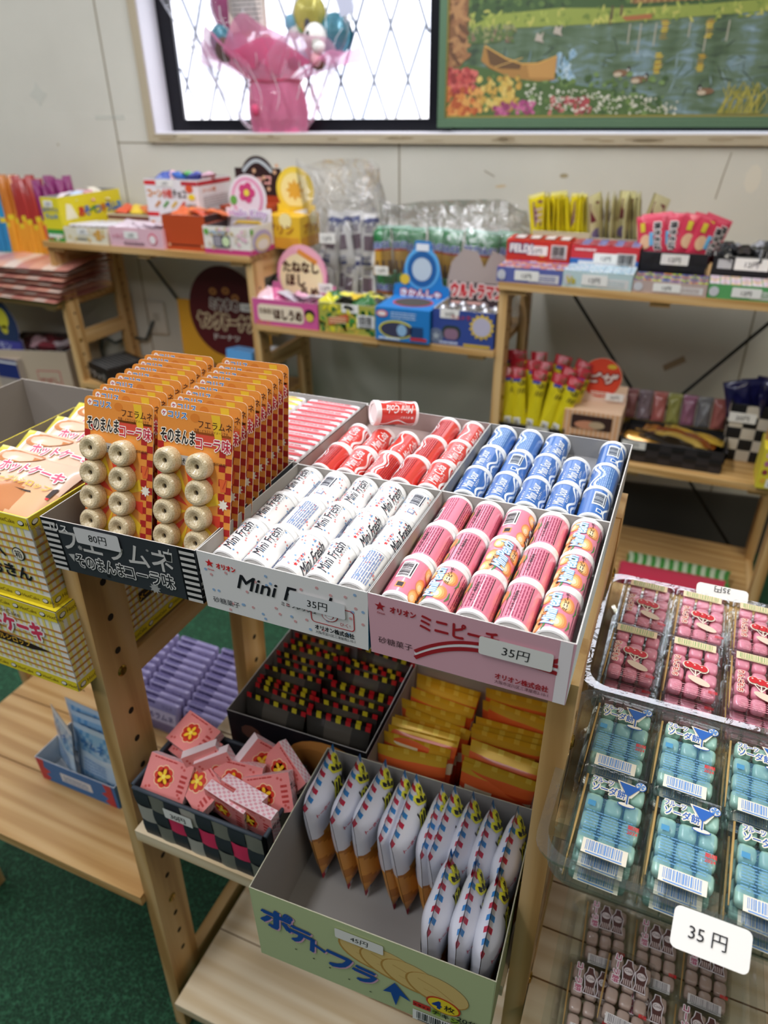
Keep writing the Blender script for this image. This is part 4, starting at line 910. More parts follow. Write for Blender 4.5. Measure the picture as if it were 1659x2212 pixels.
for i, x in enumerate((.317, .3695, .4235)):
    for j in range(2):
        for l in range(3):
            sp.append((x-.004*(1-j)+.0004*l, .135+j*.081-.007*(2-l)*(1-j), .8235+l*.0122, .03*l, 0, -.03, f'{("lowest", "middle", "topmost")[l]} in the {R2[j]} {C3[i]} pile'))
packs('cherry_pack', '#f9a0b4', d_cherry, sp, 'pink rice cake pack with printed cherries', 'cherry rice cake packs')
sp = []
for i, x in enumerate((.349, .4, .4485)):
    for j in range(2): sp.append((x-.006*(1-j), .0+j*.074, .5035, .02, 0, -.04*(i-1), f'in the {R2[j]} row of the lower tray, {C3[i]}'))
sp += [(.372, .018, .5155, .03, .02, -.05, 'laid loosely on top of the lower tray')]
packs('cola_pack', '#cdb2a4', d_cola, sp, 'brown cola rice cake pack', 'cola rice cake packs')
# ================================================================ BACK WALL RACK: GOODS
BE = .0008
def bbox(name, x, y, z, w, d, h, col, lab, cat='box', front=None, side=None, top=None, mats=None, rz=0, openin=None, grp=None):
    g = G(); c = M(col, .5) if isinstance(col, str) else col
    if openin: open_box(g, w, d, h, c, M(openin, .8), t=.002, zf=max(.003, h-.022), edge=M('#d8d4cc', .6))
    else: g.box(0, w, 0, d, 0, h, c, mats=mats)
    for f, pl in ((front, FRONT(0)), (side, RIGHT(w)), (top, TOP(h))):
        if f: D = []; f(D, w if f is not side else d, h if f is not top else d); g.decal(D, pl, BE)
    return g.build(name, None, (x, y, z), (0, 0, rz), lab, cat, grp)
def sticker(par, s, x, y, z, w=.036, h=.016, n='front', rx=0.):
    g = G(); g.prism(rrect(0, 0, w, h, .002), 0, .0006, STK, TR(x, y, z, pi/2+rx)); D = []; text(D, s, w/2, h*.25, h*.6, INK, 2, 'c', bold=.0)
    T = TR(x, y, z, pi/2+rx); g.decal(D, lambda a, b, e: T @ V((a, b, .0006+e)), .0004); return g.build('price_sticker', par)
def header(par, pts, col, y, deco=None, t=.0015, rx=-.08, x=0, z=0):
    g = G(); T = TR(x, y, z, pi/2+rx); g.prism(pts, 0, t, M(col, .5), T, side=M('#d8d2c8', .7)); D = []
    if deco: deco(D); g.decal(D, lambda a, b, e: T @ V((a, b, t+e)), BE)
    return g.build('header_card', par)
def arch(w, h0, cx, cy, r, n=18):
    """rectangle w x h0 with a round head"""
    a0 = math.asin(max(-1, min(1, (h0-cy)/r)))
    return [(0, 0), (w, 0), (w, h0)]+[(cx+r*cos(a0+(pi-2*a0)*i/n), cy+r*sin(a0+(pi-2*a0)*i/n)) for i in range(n+1)]+[(0, h0)]
ZA, ZB, ZC, ZM = .9415, .7555, .9265, .5005
# ---- top left shelf
def yf(D, w, h): rect(D, 0, 0, w, .035, M('#3f9a3c'), 1); text(D, 'あそべつ', .004, .085, .014, M('#2a62b4'), 2, bold=.03, fit=w-.01); text(D, 'ラムネ', .01, .066, .016, M('#2f7fc8'), 2, bold=.04, fit=w-.02); lines(D, .006, .012, w-.012, .012, 1, WHITE, 2, 2, .8); dots(D, w, .02, (M('#c84a3a'), M('#e8e0c8')), 8, .004, 2)
def ys(D, w, h):
    poly(D, [(.02, .06), (.07, .06), (.05, .1), (.03, .105)], M('#efe9c8'), 1)
    for i, (ch, c) in enumerate(zip('あそべつキラムネ', ('#c8302c', '#2f62b4', '#2f8a3c', '#2f62b4', '#c8702c', '#2f62b4', '#2f62b4', '#2f7fc8'))): text(D, ch, .075+i*.024, .065, .032, M(c), 2, bold=.05)
    dots(D, w, .04, (M('#d8702c'), M('#e8a03c'), M('#8a4a9c')), 14, .008, 1)
o = bbox('candy_box', -1.535, 1.355, ZA, .068, .27, .125, '#e3d32a', 'tall yellow and green candy box at the left end of the upper left shelf', front=yf, side=ys, openin='#8d8a86'); sticker(o, '12円', .012, -.001, .098, .034, .018)
for k in range(4):
    g = G(); fm, bm = pillow(g, .05, .08, .016, M(('#e6d8dc', '#c8d6ea', '#e3a0a8', '#efe6d2')[k], .35, coat=.4), wob=.3, seed=k); g.build('candy_packet', None, (-1.502, 1.40+k*.055, 1.058), (.3, .2*(k-1.5), .4*k), ('pale', 'bluish', 'pinkish', 'cream')[k]+' candy packet showing over the rim of the tall yellow box', 'candy packet', 'packets in the yellow box')
def cf(D, w, h): dots(D, w, h, (M('#d9c58a'), M('#d8a85a'), M('#e3d6b8')), 16, .006, 1); lines(D, w*.3, .01, .04, .008, 3, INK, 2, 2, .5); rect(D, w*.78, .012, .014, .03, M('#d8a24a'), 2)
o = bbox('candy_box', -1.463, 1.352, ZA, .163, .12, .045, '#e4dcc4', 'low cream candy box of white slips beside the yellow box', front=cf, openin='#b9b3a6'); sticker(o, '12円', .052, -.001, .026, .042, .018)
for k in range(7):
    g = G(); g.rbox(0, .085, 0, .018, 0, .004, .001, M('#e9e6ee', .35, coat=.4), n=1); g.build('paper_sachet', None, (-1.455+.02*k, 1.37+.003*k, ZA+.044), (.1, -.05, .75), f'white paper sachet on the cream box, {ORD[k]} from left', 'sachet', 'white paper sachets')
def of(D, w, h): rect(D, 0, h-.014, w, .009, M('#6b2c22'), 1); text(D, 'チョコ', .03, .018, .018, M('#8a4a2a'), 2, bold=.03); ell(D, w-.03, .03, .014, .02, M('#c8583a'), 2); ell(D, w-.03, .03, .008, .012, M('#eadfc8'), 3)
o = bbox('candy_box', -1.42, 1.50, ZA, .185, .13, .066, '#d8c9a2', 'cream and brown candy box behind the row of low boxes', front=of, openin='#a59a86')
for k, (c, x) in enumerate((('#e0552c', .02), ('#e3c23a', .07), ('#d8702c', .11), ('#5f9ad0', .15))):
    g = G(); pillow(g, .05, .07, .016, M(c, .35, coat=.4), wob=.3, seed=k+9); g.build('candy_packet', None, (-1.42+x+.01, 1.56, 1.014), (.2, .1, .5*k), ('red orange', 'yellow', 'orange', 'blue')[k]+' packet in the cream and brown box', 'candy packet', 'packets in the cream and brown box')
def pf(D, w, h): text(D, 'いちご', .012, .024, .014, M('#c86a80'), 2, bold=.02); ell(D, w-.035, .026, .016, .016, M('#d8506c'), 2); ell(D, w-.035, .025, .012, .012, M('#f0e4e4'), 3); lines(D, .05, .006, .075, .01, 3, M('#6a4a54'), 2, 3, .5)
o = bbox('candy_box', -1.288, 1.352, ZA, .192, .13, .054, '#e3b7c2', 'low pink candy box between the cream box and the brown box', front=pf, openin='#c9a9b2'); sticker(o, '12円', .055, -.001, .024, .05, .02)
for k in range(5):
    g = G(); pillow(g, .055, .07, .014, M('#d9c6d0', .3, coat=.5), wob=.3, seed=k+20); g.build('candy_packet', None, (-1.26+.036*k, 1.40, ZA+.053), (.25, .1, .6*k), f'pale pink packet in the low pink box, {ORD[k]} from left', 'candy packet', 'packets in the low pink box')
def bsd(D, w, h): dots(D, w, h-.02, (M('#d9b08a'),), 7, .006, 1); rect(D, 0, h-.018, w, .018, M('#3a1c18'), 1)
def bff(D, w, h): rect(D, .02, .012, w-.04, .004, M('#5a2412'), 1); star(D, .016, .013, .007, M('#d9b08a'), 2); star(D, w-.016, .013, .007, M('#d9b08a'), 2)
o = bbox('candy_box', -1.10, 1.366, ZA, .146, .15, .094, '#b8481e', 'plain rust brown candy box in front of the stacked white boxes', front=bff, side=bsd, openin='#6a2c18')
for k in range(4):
    g = G(); pillow(g, .06, .07, .018, M(('#d8632c', '#e07a3a', '#c84a22', '#d86a30')[k], .35, coat=.4), wob=.3, seed=k+30); g.build('candy_packet', None, (-1.07+.034*k, 1.43+.02*(k % 2), ZA+.09), (.2, .15, .7*k), f'orange packet in the rust brown box, {ORD[k]} from left', 'candy packet', 'packets in the rust brown box')
def wf(D, w, h):
    rect(D, 0, h-.016, w*.22, .011, RED, 1); rect(D, w*.7, h-.016, w*.3, .011, M('#b8303a'), 1); text(D, 'コーン', .008, .038, .026, M('#d88a2c'), 2, bold=.05, fit=.052); text(D, '小枝', .062, .038, .026, M('#d84a3a'), 2, bold=.05, fit=.035); text(D, 'チョコ', .1, .038, .026, M('#3a2018'), 2, bold=.03, fit=.045)
    for i in range(4): stroke(D, [(.03+i*.03, .010), (.05+i*.03, .026)], .008, M(('#c8884a', '#5a9a4a', '#d8b23a', '#c84a3a')[i]), 2)
    ell(D, w-.03, .062, .013, .011, M('#d8562c'), 2); ell(D, w-.024, .04, .012, .008, M('#e8d02c'), 3); lines(D, w-.045, .008, .036, .014, 4, INK, 2, 3, .5)
def ws(D, w, h): rect(D, 0, h-.016, w, .011, M('#b8303a'), 1); text(D, 'コーン小枝', .02, .052, .014, M('#d87a4a'), 2, bold=.02); lines(D, .02, .01, w-.04, .035, 5, M('#b9b3b6'), 2, 3, .4)
for k in range(2):
    o = bbox('snack_box', -1.238+.003*k, 1.478, ZA+.0865*k, .19, .17, .0862, '#e6e3e4', ('lower', 'upper')[k]+' of two white chocolate snack boxes with red edges', front=wf, side=ws, openin='#bdb8b4' if k else None, grp='white snack boxes')
    if k: sticker(o, '12円', .045, -.001, .066, .062, .018)
    else: sticker(o, '12円', .06, -.001, .06, .05, .018)
for k, c in enumerate(('#2f4fa8', '#e3b7c0', '#2f62b4', '#4fa84a', '#2f3fa8', '#d8a8b8')):
    g = G(); pillow(g, .045, .06, .02, M(c, .3, coat=.5), wob=.3, seed=k+40); g.build('candy_packet', None, (-1.205+.028*k, 1.55+.012*(k % 2), 1.114), (.3, .2, .8*k), f'wrapped sweet heaped in the upper white box, {ORD[k]} from left', 'candy packet', 'sweets in the upper white box')
DKB = M('#2c1616', .5)
o = bbox('candy_box', -1.015, 1.535, ZA, .16, .1, .10, '#a8401c', 'rust box with a dark arched header behind the round headed box')
def ah(D): text(D, 'チョコ', .08, .172, .03, M('#e3a8a0'), 2, 'c', bold=.05, shear=.2); dots(D, .16, .24, (M('#d9b08a'),), 12, .006, 1); stroke(D, [(.03+.1*i/10, .205+.03*sin(pi*i/10)) for i in range(11)], .01, M('#b9c4c8'), 2); rect(D, 0, 0, .16, .14, M('#a8401c'), 1)
header(o, arch(.16, .215, .08, .19, .058), '#2c1616', .1, ah, rx=0, z=-.02)
# box with scalloped pink header (generic floral emblem in place of the printed character)
def kf(D, w, h):
    rect(D, 0, 0, w, .013, M('#c8407c'), 1); dots(D, w, h, (M('#d8c8b8'), M('#e0b8c4'), M('#c9b48a')), 26, .006, 2); poly(D, rrect(.032, .018, .055, .032, .006), M('#5a5560'), 3); poly(D, rrect(.036, .021, .022, .026, .004), M('#9a949c'), 4); ell(D, .074, .034, .012, .013, M('#cfe0b0'), 4); ell(D, .012, .058, .008, .008, M('#6aa84a'), 3); text(D, 'Hello Kitty', .024, .054, .011, M('#7aa8c8'), 3, bold=.02, fit=.05)
def ks(D, w, h): rect(D, 0, 0, w, .013, M('#c8407c'), 1); ell(D, w*.5, .03, .05, .03, M('#b8a8c8'), 2); ell(D, w*.5, .026, .04, .022, M('#e0c890'), 3); ell(D, w*.5, .022, .03, .014, M('#e8e0d8'), 4); ell(D, .01, .06, .008, .008, M('#6aa84a'), 3)
o = bbox('candy_box', -.953, 1.352, ZA, .150, .125, .072, '#e8e2d8', 'white floral candy box with a rounded pink header card', front=kf, side=ks, openin='#4a3a3c')
def kh(D):
    rect(D, 0, .0, .15, .02, M('#d04a80'), 1); ell(D, .075, .1, .052, .055, M('#e89ab8'), 2, 26); ell(D, .075, .1, .043, .046, M('#f0d8e0'), 3, 24)
    for k in range(5): ell(D, .075+.016*cos(k*1.257), .115+.016*sin(k*1.257), .012, .012, M('#d8447c'), 4, 12)
    ell(D, .075, .115, .009, .009, M('#f0d84a'), 5); text(D, 'Hello Kitty', .075, .052, .028, M('#c89ac8'), 5, 'c', bold=.04, fit=.125, out=(WHITE, .05)); poly(D, [(.02, .028), (.04, .042), (.11, .042), (.13, .028), (.11, .034), (.04, .034)], M('#e0b83a'), 5); ell(D, .03, .095, .012, .012, M('#6aa84a'), 4)
header(o, arch(.15, .075, .075, .1, .062), '#ecdfe2', .122, kh, rx=-.05, z=.03)
def pud(D, w, h): text(D, 'プリン', .02, .04, .03, M('#a8641c'), 2, bold=.03); rect(D, 0, 0, w, .03, M('#d8982c'), 1); ell(D, w-.04, .075, .02, .02, M('#f0e0a0'), 2)
o = bbox('candy_box', -.845, 1.485, ZA, .125, .12, .085, '#e3b52c', 'yellow candy box with a round yellow header card', front=pud, side=pud)
def ph(D): ell(D, .062, .122, .056, .056, M('#f0d24a'), 1, 26); ell(D, .062, .122, .046, .046, M('#f4e29a'), 2, 24); rect(D, 0, .0, .125, .055, M('#e0ac2c'), 2); text(D, 'プリン', .02, .015, .03, M('#8a4a1c'), 3, bold=.03); rect(D, .04, .062, .06, .018, M('#e8c23a'), 3); star(D, .062, .122, .03, M('#e0a83a'), 3, 8, .6)
header(o, arch(.125, .085, .062, .122, .062), '#f0cf3a', .1, ph, rx=0, z=.022)
# ---- middle shelf under it
MR = M('#5a1a1e', .45)
o = bbox('candy_box', -1.27, 1.43, .4855, .36, .18, .06, '#d89a2c', 'brown and yellow candy box with a big maroon disc header', openin='#5a4a42')
def mh(D):
    rect(D, 0, 0, .09, .22, M('#d99c2a'), 1); rect(D, .27, 0, .09, .22, M('#d99c2a'), 1); ell(D, .19, .19, .142, .148, MR, 2, 40)
    text(D, 'ミヤタの', .19, .2, .04, M('#5a1a1e'), 4, 'c', bold=.05, fit=.11, out=(M('#d8cfc4'), .05)); text(D, 'ヤングドーナツ', .19, .138, .056, M('#5a1a1e'), 4, 'c', bold=.05, fit=.215, out=(M('#e0c8a0'), .05)); text(D, 'ドーナツ', .19, .098, .024, M('#d8cfc4'), 4, 'c', bold=.03, fit=.10)
    for x, y in ((.15, .255), (.2, .26), (.235, .24)): ell(D, x, y, .015, .012, M('#c8864a'), 4, 16); ell(D, x, y, .005, .004, MR, 5, 10)
hd = header(o, [(0, .0), (.36, 0), (.36, .22), (.318, .22)]+[(.19+.142*cos(a), .19+.148*sin(a)) for a in [.2+(pi-.4)*i/24 for i in range(25)]]+[(.05, .22), (0, .22)], '#d99c2a', .15, mh, rx=-.05, z=.03)
sticker(o, '12円', .265, .138, .235, .056, .026)
for k in range(5):
    g = G(); g.tube([(.03*cos(a), .03*sin(a), 0) for a in [2*pi*i/14 for i in range(14)]], .013, M('#8a5a34', .5, coat=.5), 8, closed=True); g.build('doughnut', None, (-1.235+.065*k, 1.48+.02*(k % 2), .539), (.15, .1, 0), f'brown doughnut in the box with the maroon disc, {ORD[k]} from left', 'doughnut', 'doughnuts')
def blt(D, w, h): lines(D, .01, .01, w-.02, h-.02, 9, M('#8a8a86'), 1, 3, .3)
o = bbox('candy_box', -1.545, 1.40, .4855, .15, .15, .055, '#161618', 'flat black candy box of silver lettered packs on the middle left shelf', front=lambda D, w, h: text(D, 'ブラック', .012, .015, .026, M('#a8a49c'), 2, bold=.03, fit=.12), top=blt)
o.rotation_euler = (0, 0, -.35); o.location = (-1.55, 1.40, .4855)
g = G(); g.box(0, .1, 0, .06, 0, .16, M('#5fa0d8', .35, coat=.4)); D = []; lines(D, .01, .02, .08, .12, 6, M('#9cc8ec'), 1, 3, .6); g.decal(D, FRONT(0), BE); g.build('candy_box', None, (-.975, 1.40, .4855), (-.12, 0, -.1), 'light blue candy box leaning against the post by the maroon disc', 'box')
g = G(); pillow(g, .08, .13, .05, lambda u, v: M('#d9d6d2', .35, coat=.4) if v > .86 else M('#c8284c', .3, coat=.5) if u < .7 else M('#5a1420', .3, coat=.5), T=TR(0, 0, .065, pi/2), wob=.1); g.build('snack_bag', None, (-.905, 1.57, .487), (0, 0, .1), 'crimson snack bag with a white top behind the rack post', 'bag')
# ---- far left: sticks, bag of packs, cartons
for k in range(32):
    t = k/31; c = '#2f8fc0' if k < 7 else '#c8782c' if k < 14 else '#a8322c' if k < 24 else '#8a2a6c'
    c2 = '#2f7fb0' if k < 7 else '#e09a2c' if k < 16 else '#d83a4a'
    if k == 0 or k in (7, 14, 24):
        g = G(); cc, cd2 = M(c, .3, coat=.6), M(c2, .35, coat=.4)
        pillow(g, .027, .30, .016, lambda u, v: cd2 if v < .55 else (M('#d8c22c', .35) if .55 < v < .62 else cc), .04, 6, 20, TR(0, 0, .15, pi/2, 0, 0), wob=.25, seed=k); pr = g.build('candy_stick')
    lab = ('blue', 'orange', 'red', 'purple')[0 if k < 7 else 1 if k < 14 else 2 if k < 24 else 3]+f' tall candy stick packet, {ORD[k if k < 7 else k-7 if k < 14 else k-14 if k < 24 else k-24]} from left in its colour'
    m = TR(-1.90+.345*t, 1.46+.02*(k % 2)+.12*max(0, t-.75), .80+.015*sin(k*2.1), -.12+R.uniform(-.04, .04), R.uniform(-.03, .03), .9+R.uniform(-.2, .2))
    if pr.users and not pr.get('label'): tag(pr, lab, 'candy stick', 'tall candy stick packets'); pr.matrix_world = m
    else: dup(pr, mat=m, lab=lab)
bbox('candy_box', -1.95, 1.46, .7505, .3, .16, .055, '#c9783a', 'orange carton holding the tall candy sticks', openin='#8a6a4a', front=lambda D, w, h: [rect(D, .02+i*.09, .005, .07, .044, M(c), 1) for i, c in enumerate(('#2f7fb0', '#e09a2c', '#d83a4a', '#d8c22c'))])
BAGF = film('bag_film', haze=.025, gloss=.05, rough=.09, wrinkle=.9, wscale=22)
for k in range(7):
    g = G(); ss = ('#d9a08a', '#e0c8b8', '#c8887a'); 
    pillow(g, .44, .24, .0165, lambda u, v: M('#7aa84a', .35, coat=.4) if (int(u*9) % 3 == 1 and .55 < v < .75) else M('#d8763a', .35) if (int(u*9) % 3 == 1 and v >= .75) else M(ss[int(u*9+k) % 3], .35, coat=.4), .03, 18, 10, wob=.25, seed=60+k)
    g.build('cracker_pack', None, (-1.735+.006*k, 1.43+.006*(k % 2), .766+k*.0165), (.03, .01, -.03+.02*k), f'flat clear cracker pack, {ORD[k]} from the bottom of the pile at the far left', 'cracker pack', 'pile of cracker packs')
def lem(D, w, h):
    rect(D, 0, h-.07, w, .07, M('#23306e'), 1); rect(D, 0, h-.015, w, .006, WHITE, 2)
    rect(D, 0, 0, w, h-.07, M('#a89c90'), 1)
o = bbox('candy_box', -2.08, 1.34, .3605, .27, .16, .17, '#a89c90', 'grey candy box with a navy band and a round lemon header at far left', front=lem)
def lh(D): ell(D, .17, .1, .09, .11, M('#2a3a5c'), 1, 26); ell(D, .2, .13, .03, .036, M('#d8cf3a'), 2); ell(D, .15, .16, .03, .03, M('#d8cf3a'), 2); ell(D, .2, .09, .016, .016, M('#c8bf3a'), 2); rect(D, .0, .0, .26, .05, M('#4a4a9c'), 2); text(D, 'レモン', .13, .02, .03, M('#b8c0d8'), 3, bold=.03)
header(o, arch(.27, .06, .17, .1, .095), '#3a3a6c', .05, lh, rx=0, z=.17)
CRB = M('#b9a891', .75)
o = bbox('snack_carton', -1.93, 1.335, .3605, .30, .22, .20, CRB, 'open cardboard carton with a red stamp on the lower far left shelf', openin='#5a4a44', front=lambda D, w, h: (rect(D, .17, .06, .09, .07, M('#b86a62'), 1), rect(D, .174, .064, .082, .062, M('#b9a891', .75), 2), text(D, 'だがし', .215, .082, .026, M('#a8504a'), 3, 'c', bold=.03), rect(D, .02, 0, .05, .1, M('#c88a80'), 1))); o.rotation_euler = (0, 0, .25)
for k in range(6):
    g = G(); pillow(g, .08, .1, .03, M(('#4a2a2e', '#d8b0b8', '#6a2a34', '#8a3a44', '#c8b8bc', '#5a2028')[k], .35, coat=.4), wob=.3, seed=k+70); g.build('snack_packet', None, (-1.87+.036*k, 1.46+.03*(k % 3), .553), (.2, .2, .8*k), f'dark snack packet heaped in the stamped carton, {ORD[k]} from left', 'snack packet', 'packets in the stamped carton')
# ---- middle bay shelf
PKB = '#d05a96'
def uf(D, w, h): poly(D, rrect(.016, .012, w-.06, h-.026, .012), M('#ead9c0'), 1); text(D, 'たねなし', .022, .034, .018, M('#5a3a1c'), 2, bold=.03, fit=.05); text(D, 'ほしうめ', .07, .022, .032, M('#4a2a1c'), 2, bold=.05, fit=.088); ell(D, w-.025, .042, .016, .014, M('#2a1a18'), 2); ell(D, w-.025, .034, .012, .012, M('#d8c84a'), 3); text(D, 'あまずっぱい', .01, .005, .008, M('#e8a03a'), 2, bold=.02)
o = bbox('candy_box', -.815, 1.352, ZB, .208, .12, .073, PKB, 'pink dried plum box with a large round header card', front=uf, openin='#c87aa4')
def uh(D):
    ell(D, .1, .1, .078, .082, M('#e8a8b8'), 1, 30); ell(D, .098, .088, .07, .07, M('#ecdcae'), 2, 28)
    text(D, 'たねなし', .098, .108, .034, M('#4a2a1c'), 3, 'c', bold=.05, fit=.115); text(D, 'ほし', .08, .07, .038, M('#4a2a1c'), 3, 'c', bold=.05, fit=.06); text(D, 'うめ', .125, .036, .038, M('#4a2a1c'), 3, 'c', bold=.05, fit=.06)
    ell(D, .03, .025, .02, .009, M('#c8b82c'), 3); stroke(D, [(.09, .165), (.15, .135)], .014, M('#d88a3a'), 3); ell(D, .175, .03, .016, .01, M('#a8703a'), 3); ell(D, .175, .014, .012, .012, M('#efe4dc'), 4)
header(o, arch(.208, .075, .1, .098, .082), '#d870a4', .115, uh, rx=-.05, z=.02); sticker(o, '12円', .155, .113, .075, .045, .027)
for k in range(5):
    g = G(); pillow(g, .06, .07, .016, M(('#e8c8d4', '#d86a9c', '#c8c2ca', '#e3a8c0', '#cfc8d0')[k], .3, coat=.6), wob=.4, seed=k+80); g.build('plum_packet', None, (-.785+.036*k, 1.40+.012*(k % 2), ZB+.073), (.3, .25, .7*k), f'pink plum packet in the pink box, {ORD[k]} from left', 'plum packet', 'plum packets')
def gf(D, w, h):
    q = random.Random(4)
    for i in range(70): ell(D, q.uniform(.006, w-.006), q.uniform(.005, h-.005), .009, .005, M(q.choice(('#d8cf2c', '#3f8a3a', '#2a6a34', '#e3d84a', '#c8b04a'))), 1+i % 3, 9, q.uniform(0, 3))
    poly(D, [(.03, .02), (.09, .035), (.09, .055), (.03, .04)], M('#c85a3a'), 5); lines(D, .034, .028, .05, .02, 3, M('#e8d8a8'), 6, 2, .4); barcode(D, w-.055, .022, .05, .034, INK, WHITE, 5)
o = bbox('candy_box', -.603, 1.352, ZB, .172, .13, .08, '#a8a848', 'yellow and green leafy candy carton of small packets', front=gf, openin='#b0a894'); sticker(o, '20円', .07, -.001, .058, .05, .022)
for k in range(9):
    g = G(); pillow(g, .05, .06, .02, M(('#d8cf2c', '#2f6a34', '#e3d84a', '#2a2a24', '#d8b82c')[k % 5], .3, coat=.5), wob=.4, seed=k+90); g.build('candy_packet', None, (-.58+.016*k, 1.385+.022*(k % 3), ZB+.08), (.3, .3, .9*k), f'yellow or green packet in the leafy carton, {ORD[k]} from left', 'candy packet', 'packets in the leafy carton')
TB = '#1f78c0'
def tf(D, w, h): ell(D, .06, .03, .05, .024, M('#d8cf3a'), 1, 24); ell(D, .06, .03, .045, .02, M('#3a3a52'), 2, 24); ell(D, .076, .03, .014, .016, M('#8ab0d0'), 3); ell(D, .02, .07, .016, .009, M('#d85a4a'), 2); ell(D, .02, .07, .012, .006, M('#e8e0e0'), 3); lines(D, .045, .06, .07, .02, 3, M('#b8d0e8'), 2, 3, .4); lines(D, .01, .003, .06, .008, 1, M('#d0dcec'), 2, 4, .7); rect(D, .1, .012, .035, .03, M('#1c3f6c'), 2); rect(D, .1, .006, .045, .008, M('#b8303a'), 3)
def tt(D, w, h): ell(D, .08, .07, .055, .045, M('#c83a4a'), 1, 26); ell(D, .08, .07, .05, .04, M('#4a4642', .9), 2, 26)
o = bbox('candy_box', -.428, 1.338, ZB, .152, .14, .086, TB, 'blue candy box with an oval opening and a blue shaped header', front=tf, top=tt)
def th(D): ell(D, .078, .12, .05, .055, M('#5aa8e0'), 1, 26); ell(D, .078, .118, .042, .046, M('#1d5c9c'), 2, 24); ell(D, .078, .118, .028, .03, M('#b9c8d4'), 3, 22); rect(D, .06, .165, .036, .018, M('#e0e4ea'), 3); text(D, 'きかんしゃ', .077, .047, .022, M('#e8eef4'), 4, 'c', bold=.04, fit=.115, out=(M('#b8303a'), .06)); text(D, 'ガム', .077, .02, .022, M('#e8eef4'), 4, 'c', bold=.04, fit=.06, out=(M('#b8303a'), .06)); ell(D, .03, .09, .014, .014, M('#d8b83a'), 3)
header(o, [(.0, 0), (.152, 0), (.16, .03), (.158, .075), (.138, .08), (.128, .13), (.11, .15), (.1, .19), (.056, .19), (.048, .15), (.028, .13), (.018, .08), (-.002, .075), (-.006, .03)], TB, .136, th, rx=-.06, z=.04)
def hf(D, w, h): poly(D, rrect(.026, .016, .05, .036, .016), M('#2c3a34'), 1); poly(D, rrect(.032, .016, .038, .028, .012), M('#8a6a80'), 2); star(D, w-.032, .055, .034, M('#d8b83a'), 2, 14, .78); ell(D, w-.032, .055, .024, .024, M('#b9b4c8'), 3, 20); ell(D, .01, .022, .02, .02, M('#6a748a'), 1, 18); star(D, .01, .022, .012, M('#a8b0b8'), 2); lines(D, .02, .004, .05, .008, 1, M('#b9c0d8'), 2, 3, .8); rect(D, .085, .002, .07, .007, M('#c8a83a'), 2); text(D, 'ウルトラ', .05, .07, .012, M('#b8303a'), 2, bold=.04, fit=.05)
o = bbox('candy_box', -.272, 1.352, ZB, .163, .14, .092, '#33488e', 'navy candy box with a yellow sun badge and red lettered header', front=hf, openin='#a8a290'); sticker(o, '20円', .02, -.001, .07, .05, .022)
def hh(D): rect(D, 0, 0, .15, .022, M('#4a5a96'), 2); rect(D, 0, .022, .15, .06, M('#3a2a30'), 1); text(D, 'ウルトラマン', .075, .045, .042, M('#c02a34'), 3, 'c', bold=.06, fit=.14, out=(M('#e8d8d4'), .04)); stroke(D, [(.005, .028), (.1, .03)], .008, M('#d8a8a0'), 3)
for_h = header(o, [(0, 0), (.155, 0), (.155, .1), (.145, .15), (.11, .165), (.09, .12), (.07, .16), (.03, .165), (.0, .13), (-.01, .08)], '#a89a94', .135, hh, rx=-.05, z=.05)
for k in range(8):
    g = G(); g.ball((0, 0, 0), .014, .014, .013, M('#b9b9bc', .2, .7), 10); g.build('foil_ball', None, (-.255+.019*k, 1.385+.025*(k % 3), ZB+.083), None, f'silver foil ball in the navy box, {ORD[k]} from left', 'foil ball', 'silver foil balls')
# clear bags
def clearbag(name, w, d, h, T, lab, top=.3, seed=1):
    g = G(); q = random.Random(seed); pa = [q.uniform(0, 6) for _ in range(6)]
    def f(u, v):
        a = 2*pi*u; sq = 1 if v < 1-top else 1-.85*((v-(1-top))/top)**1.5
        rx = w/2*(abs(cos(a))**.5)*(1 if cos(a) > 0 else -1)*(1+.05*sin(5*a+pa[0]+7*v)); ry = d/2*(abs(sin(a))**.6)*(1 if sin(a) > 0 else -1)*sq*(1+.12*sin(7*a+pa[1]+9*v))
        return V((rx+.01*sin(9*v+pa[2]), ry, h*v+.012*sin(3*a+pa[3])*(v > .9)))
    g.grid(f, 36, 22, BAGF, True); return g.build(name, None, None, None, lab, 'bag', mat=T)
bg1 = clearbag('clear_bag', .25, .14, .40, TR(-.64, 1.592, ZB+.002), 'clear plastic bag of white and navy sweets with a tall loose top', .55, 3); sticker(bg1, '12円', -.035, -.078, .20, .05, .027)
g = G(); WB, NV = M('#e3e0dc', .35, coat=.4), M('#2f3a7a', .35, coat=.4)
fm, bm = pillow(g, .055, .16, .032, lambda u, v: NV if (.12 < v < .3 and u < .65) or (.84 < v < .9 and u > .3) else M('#7a6470', .35) if (.36 < v < .62 and .15 < u < .85) else M('#9a949a', .35) if .66 < v < .8 and .25 < u < .75 else WB, .05, 10, 24, TR(0, 0, .08, pi/2), wob=.15)
D = []; text(D, 'アイス', -.02, .045, .022, NV, 2, bold=.04, fit=.04); lines(D, -.02, -.05, .03, .02, 3, WB, 2, 3, .5); g.decal(D, fm, .0006, TR(0, 0, .08, pi/2)); pt = g.build('candy_packet')
n = 0
for j in range(2):
    for k in range(7):
        m = TR(-.738+.033*k+.006*j, 1.55+.034*(k % 2), ZB+.008+.115*j, -.08, R.uniform(-.3, .3), R.uniform(-.3, .3)); lab = f'white sweet packet in the tall clear bag, {ORD[k]} from left, {("lower", "upper")[j]} layer'
        if not n: pt.matrix_world = m; tag(pt, lab, 'candy packet', 'sweets in the tall clear bag')
        else: dup(pt, mat=m, lab=lab)
        n += 1
GRN, GLD = M('#2f7a44', .35, coat=.5), M('#c89a3a', .3, .2, coat=.5)
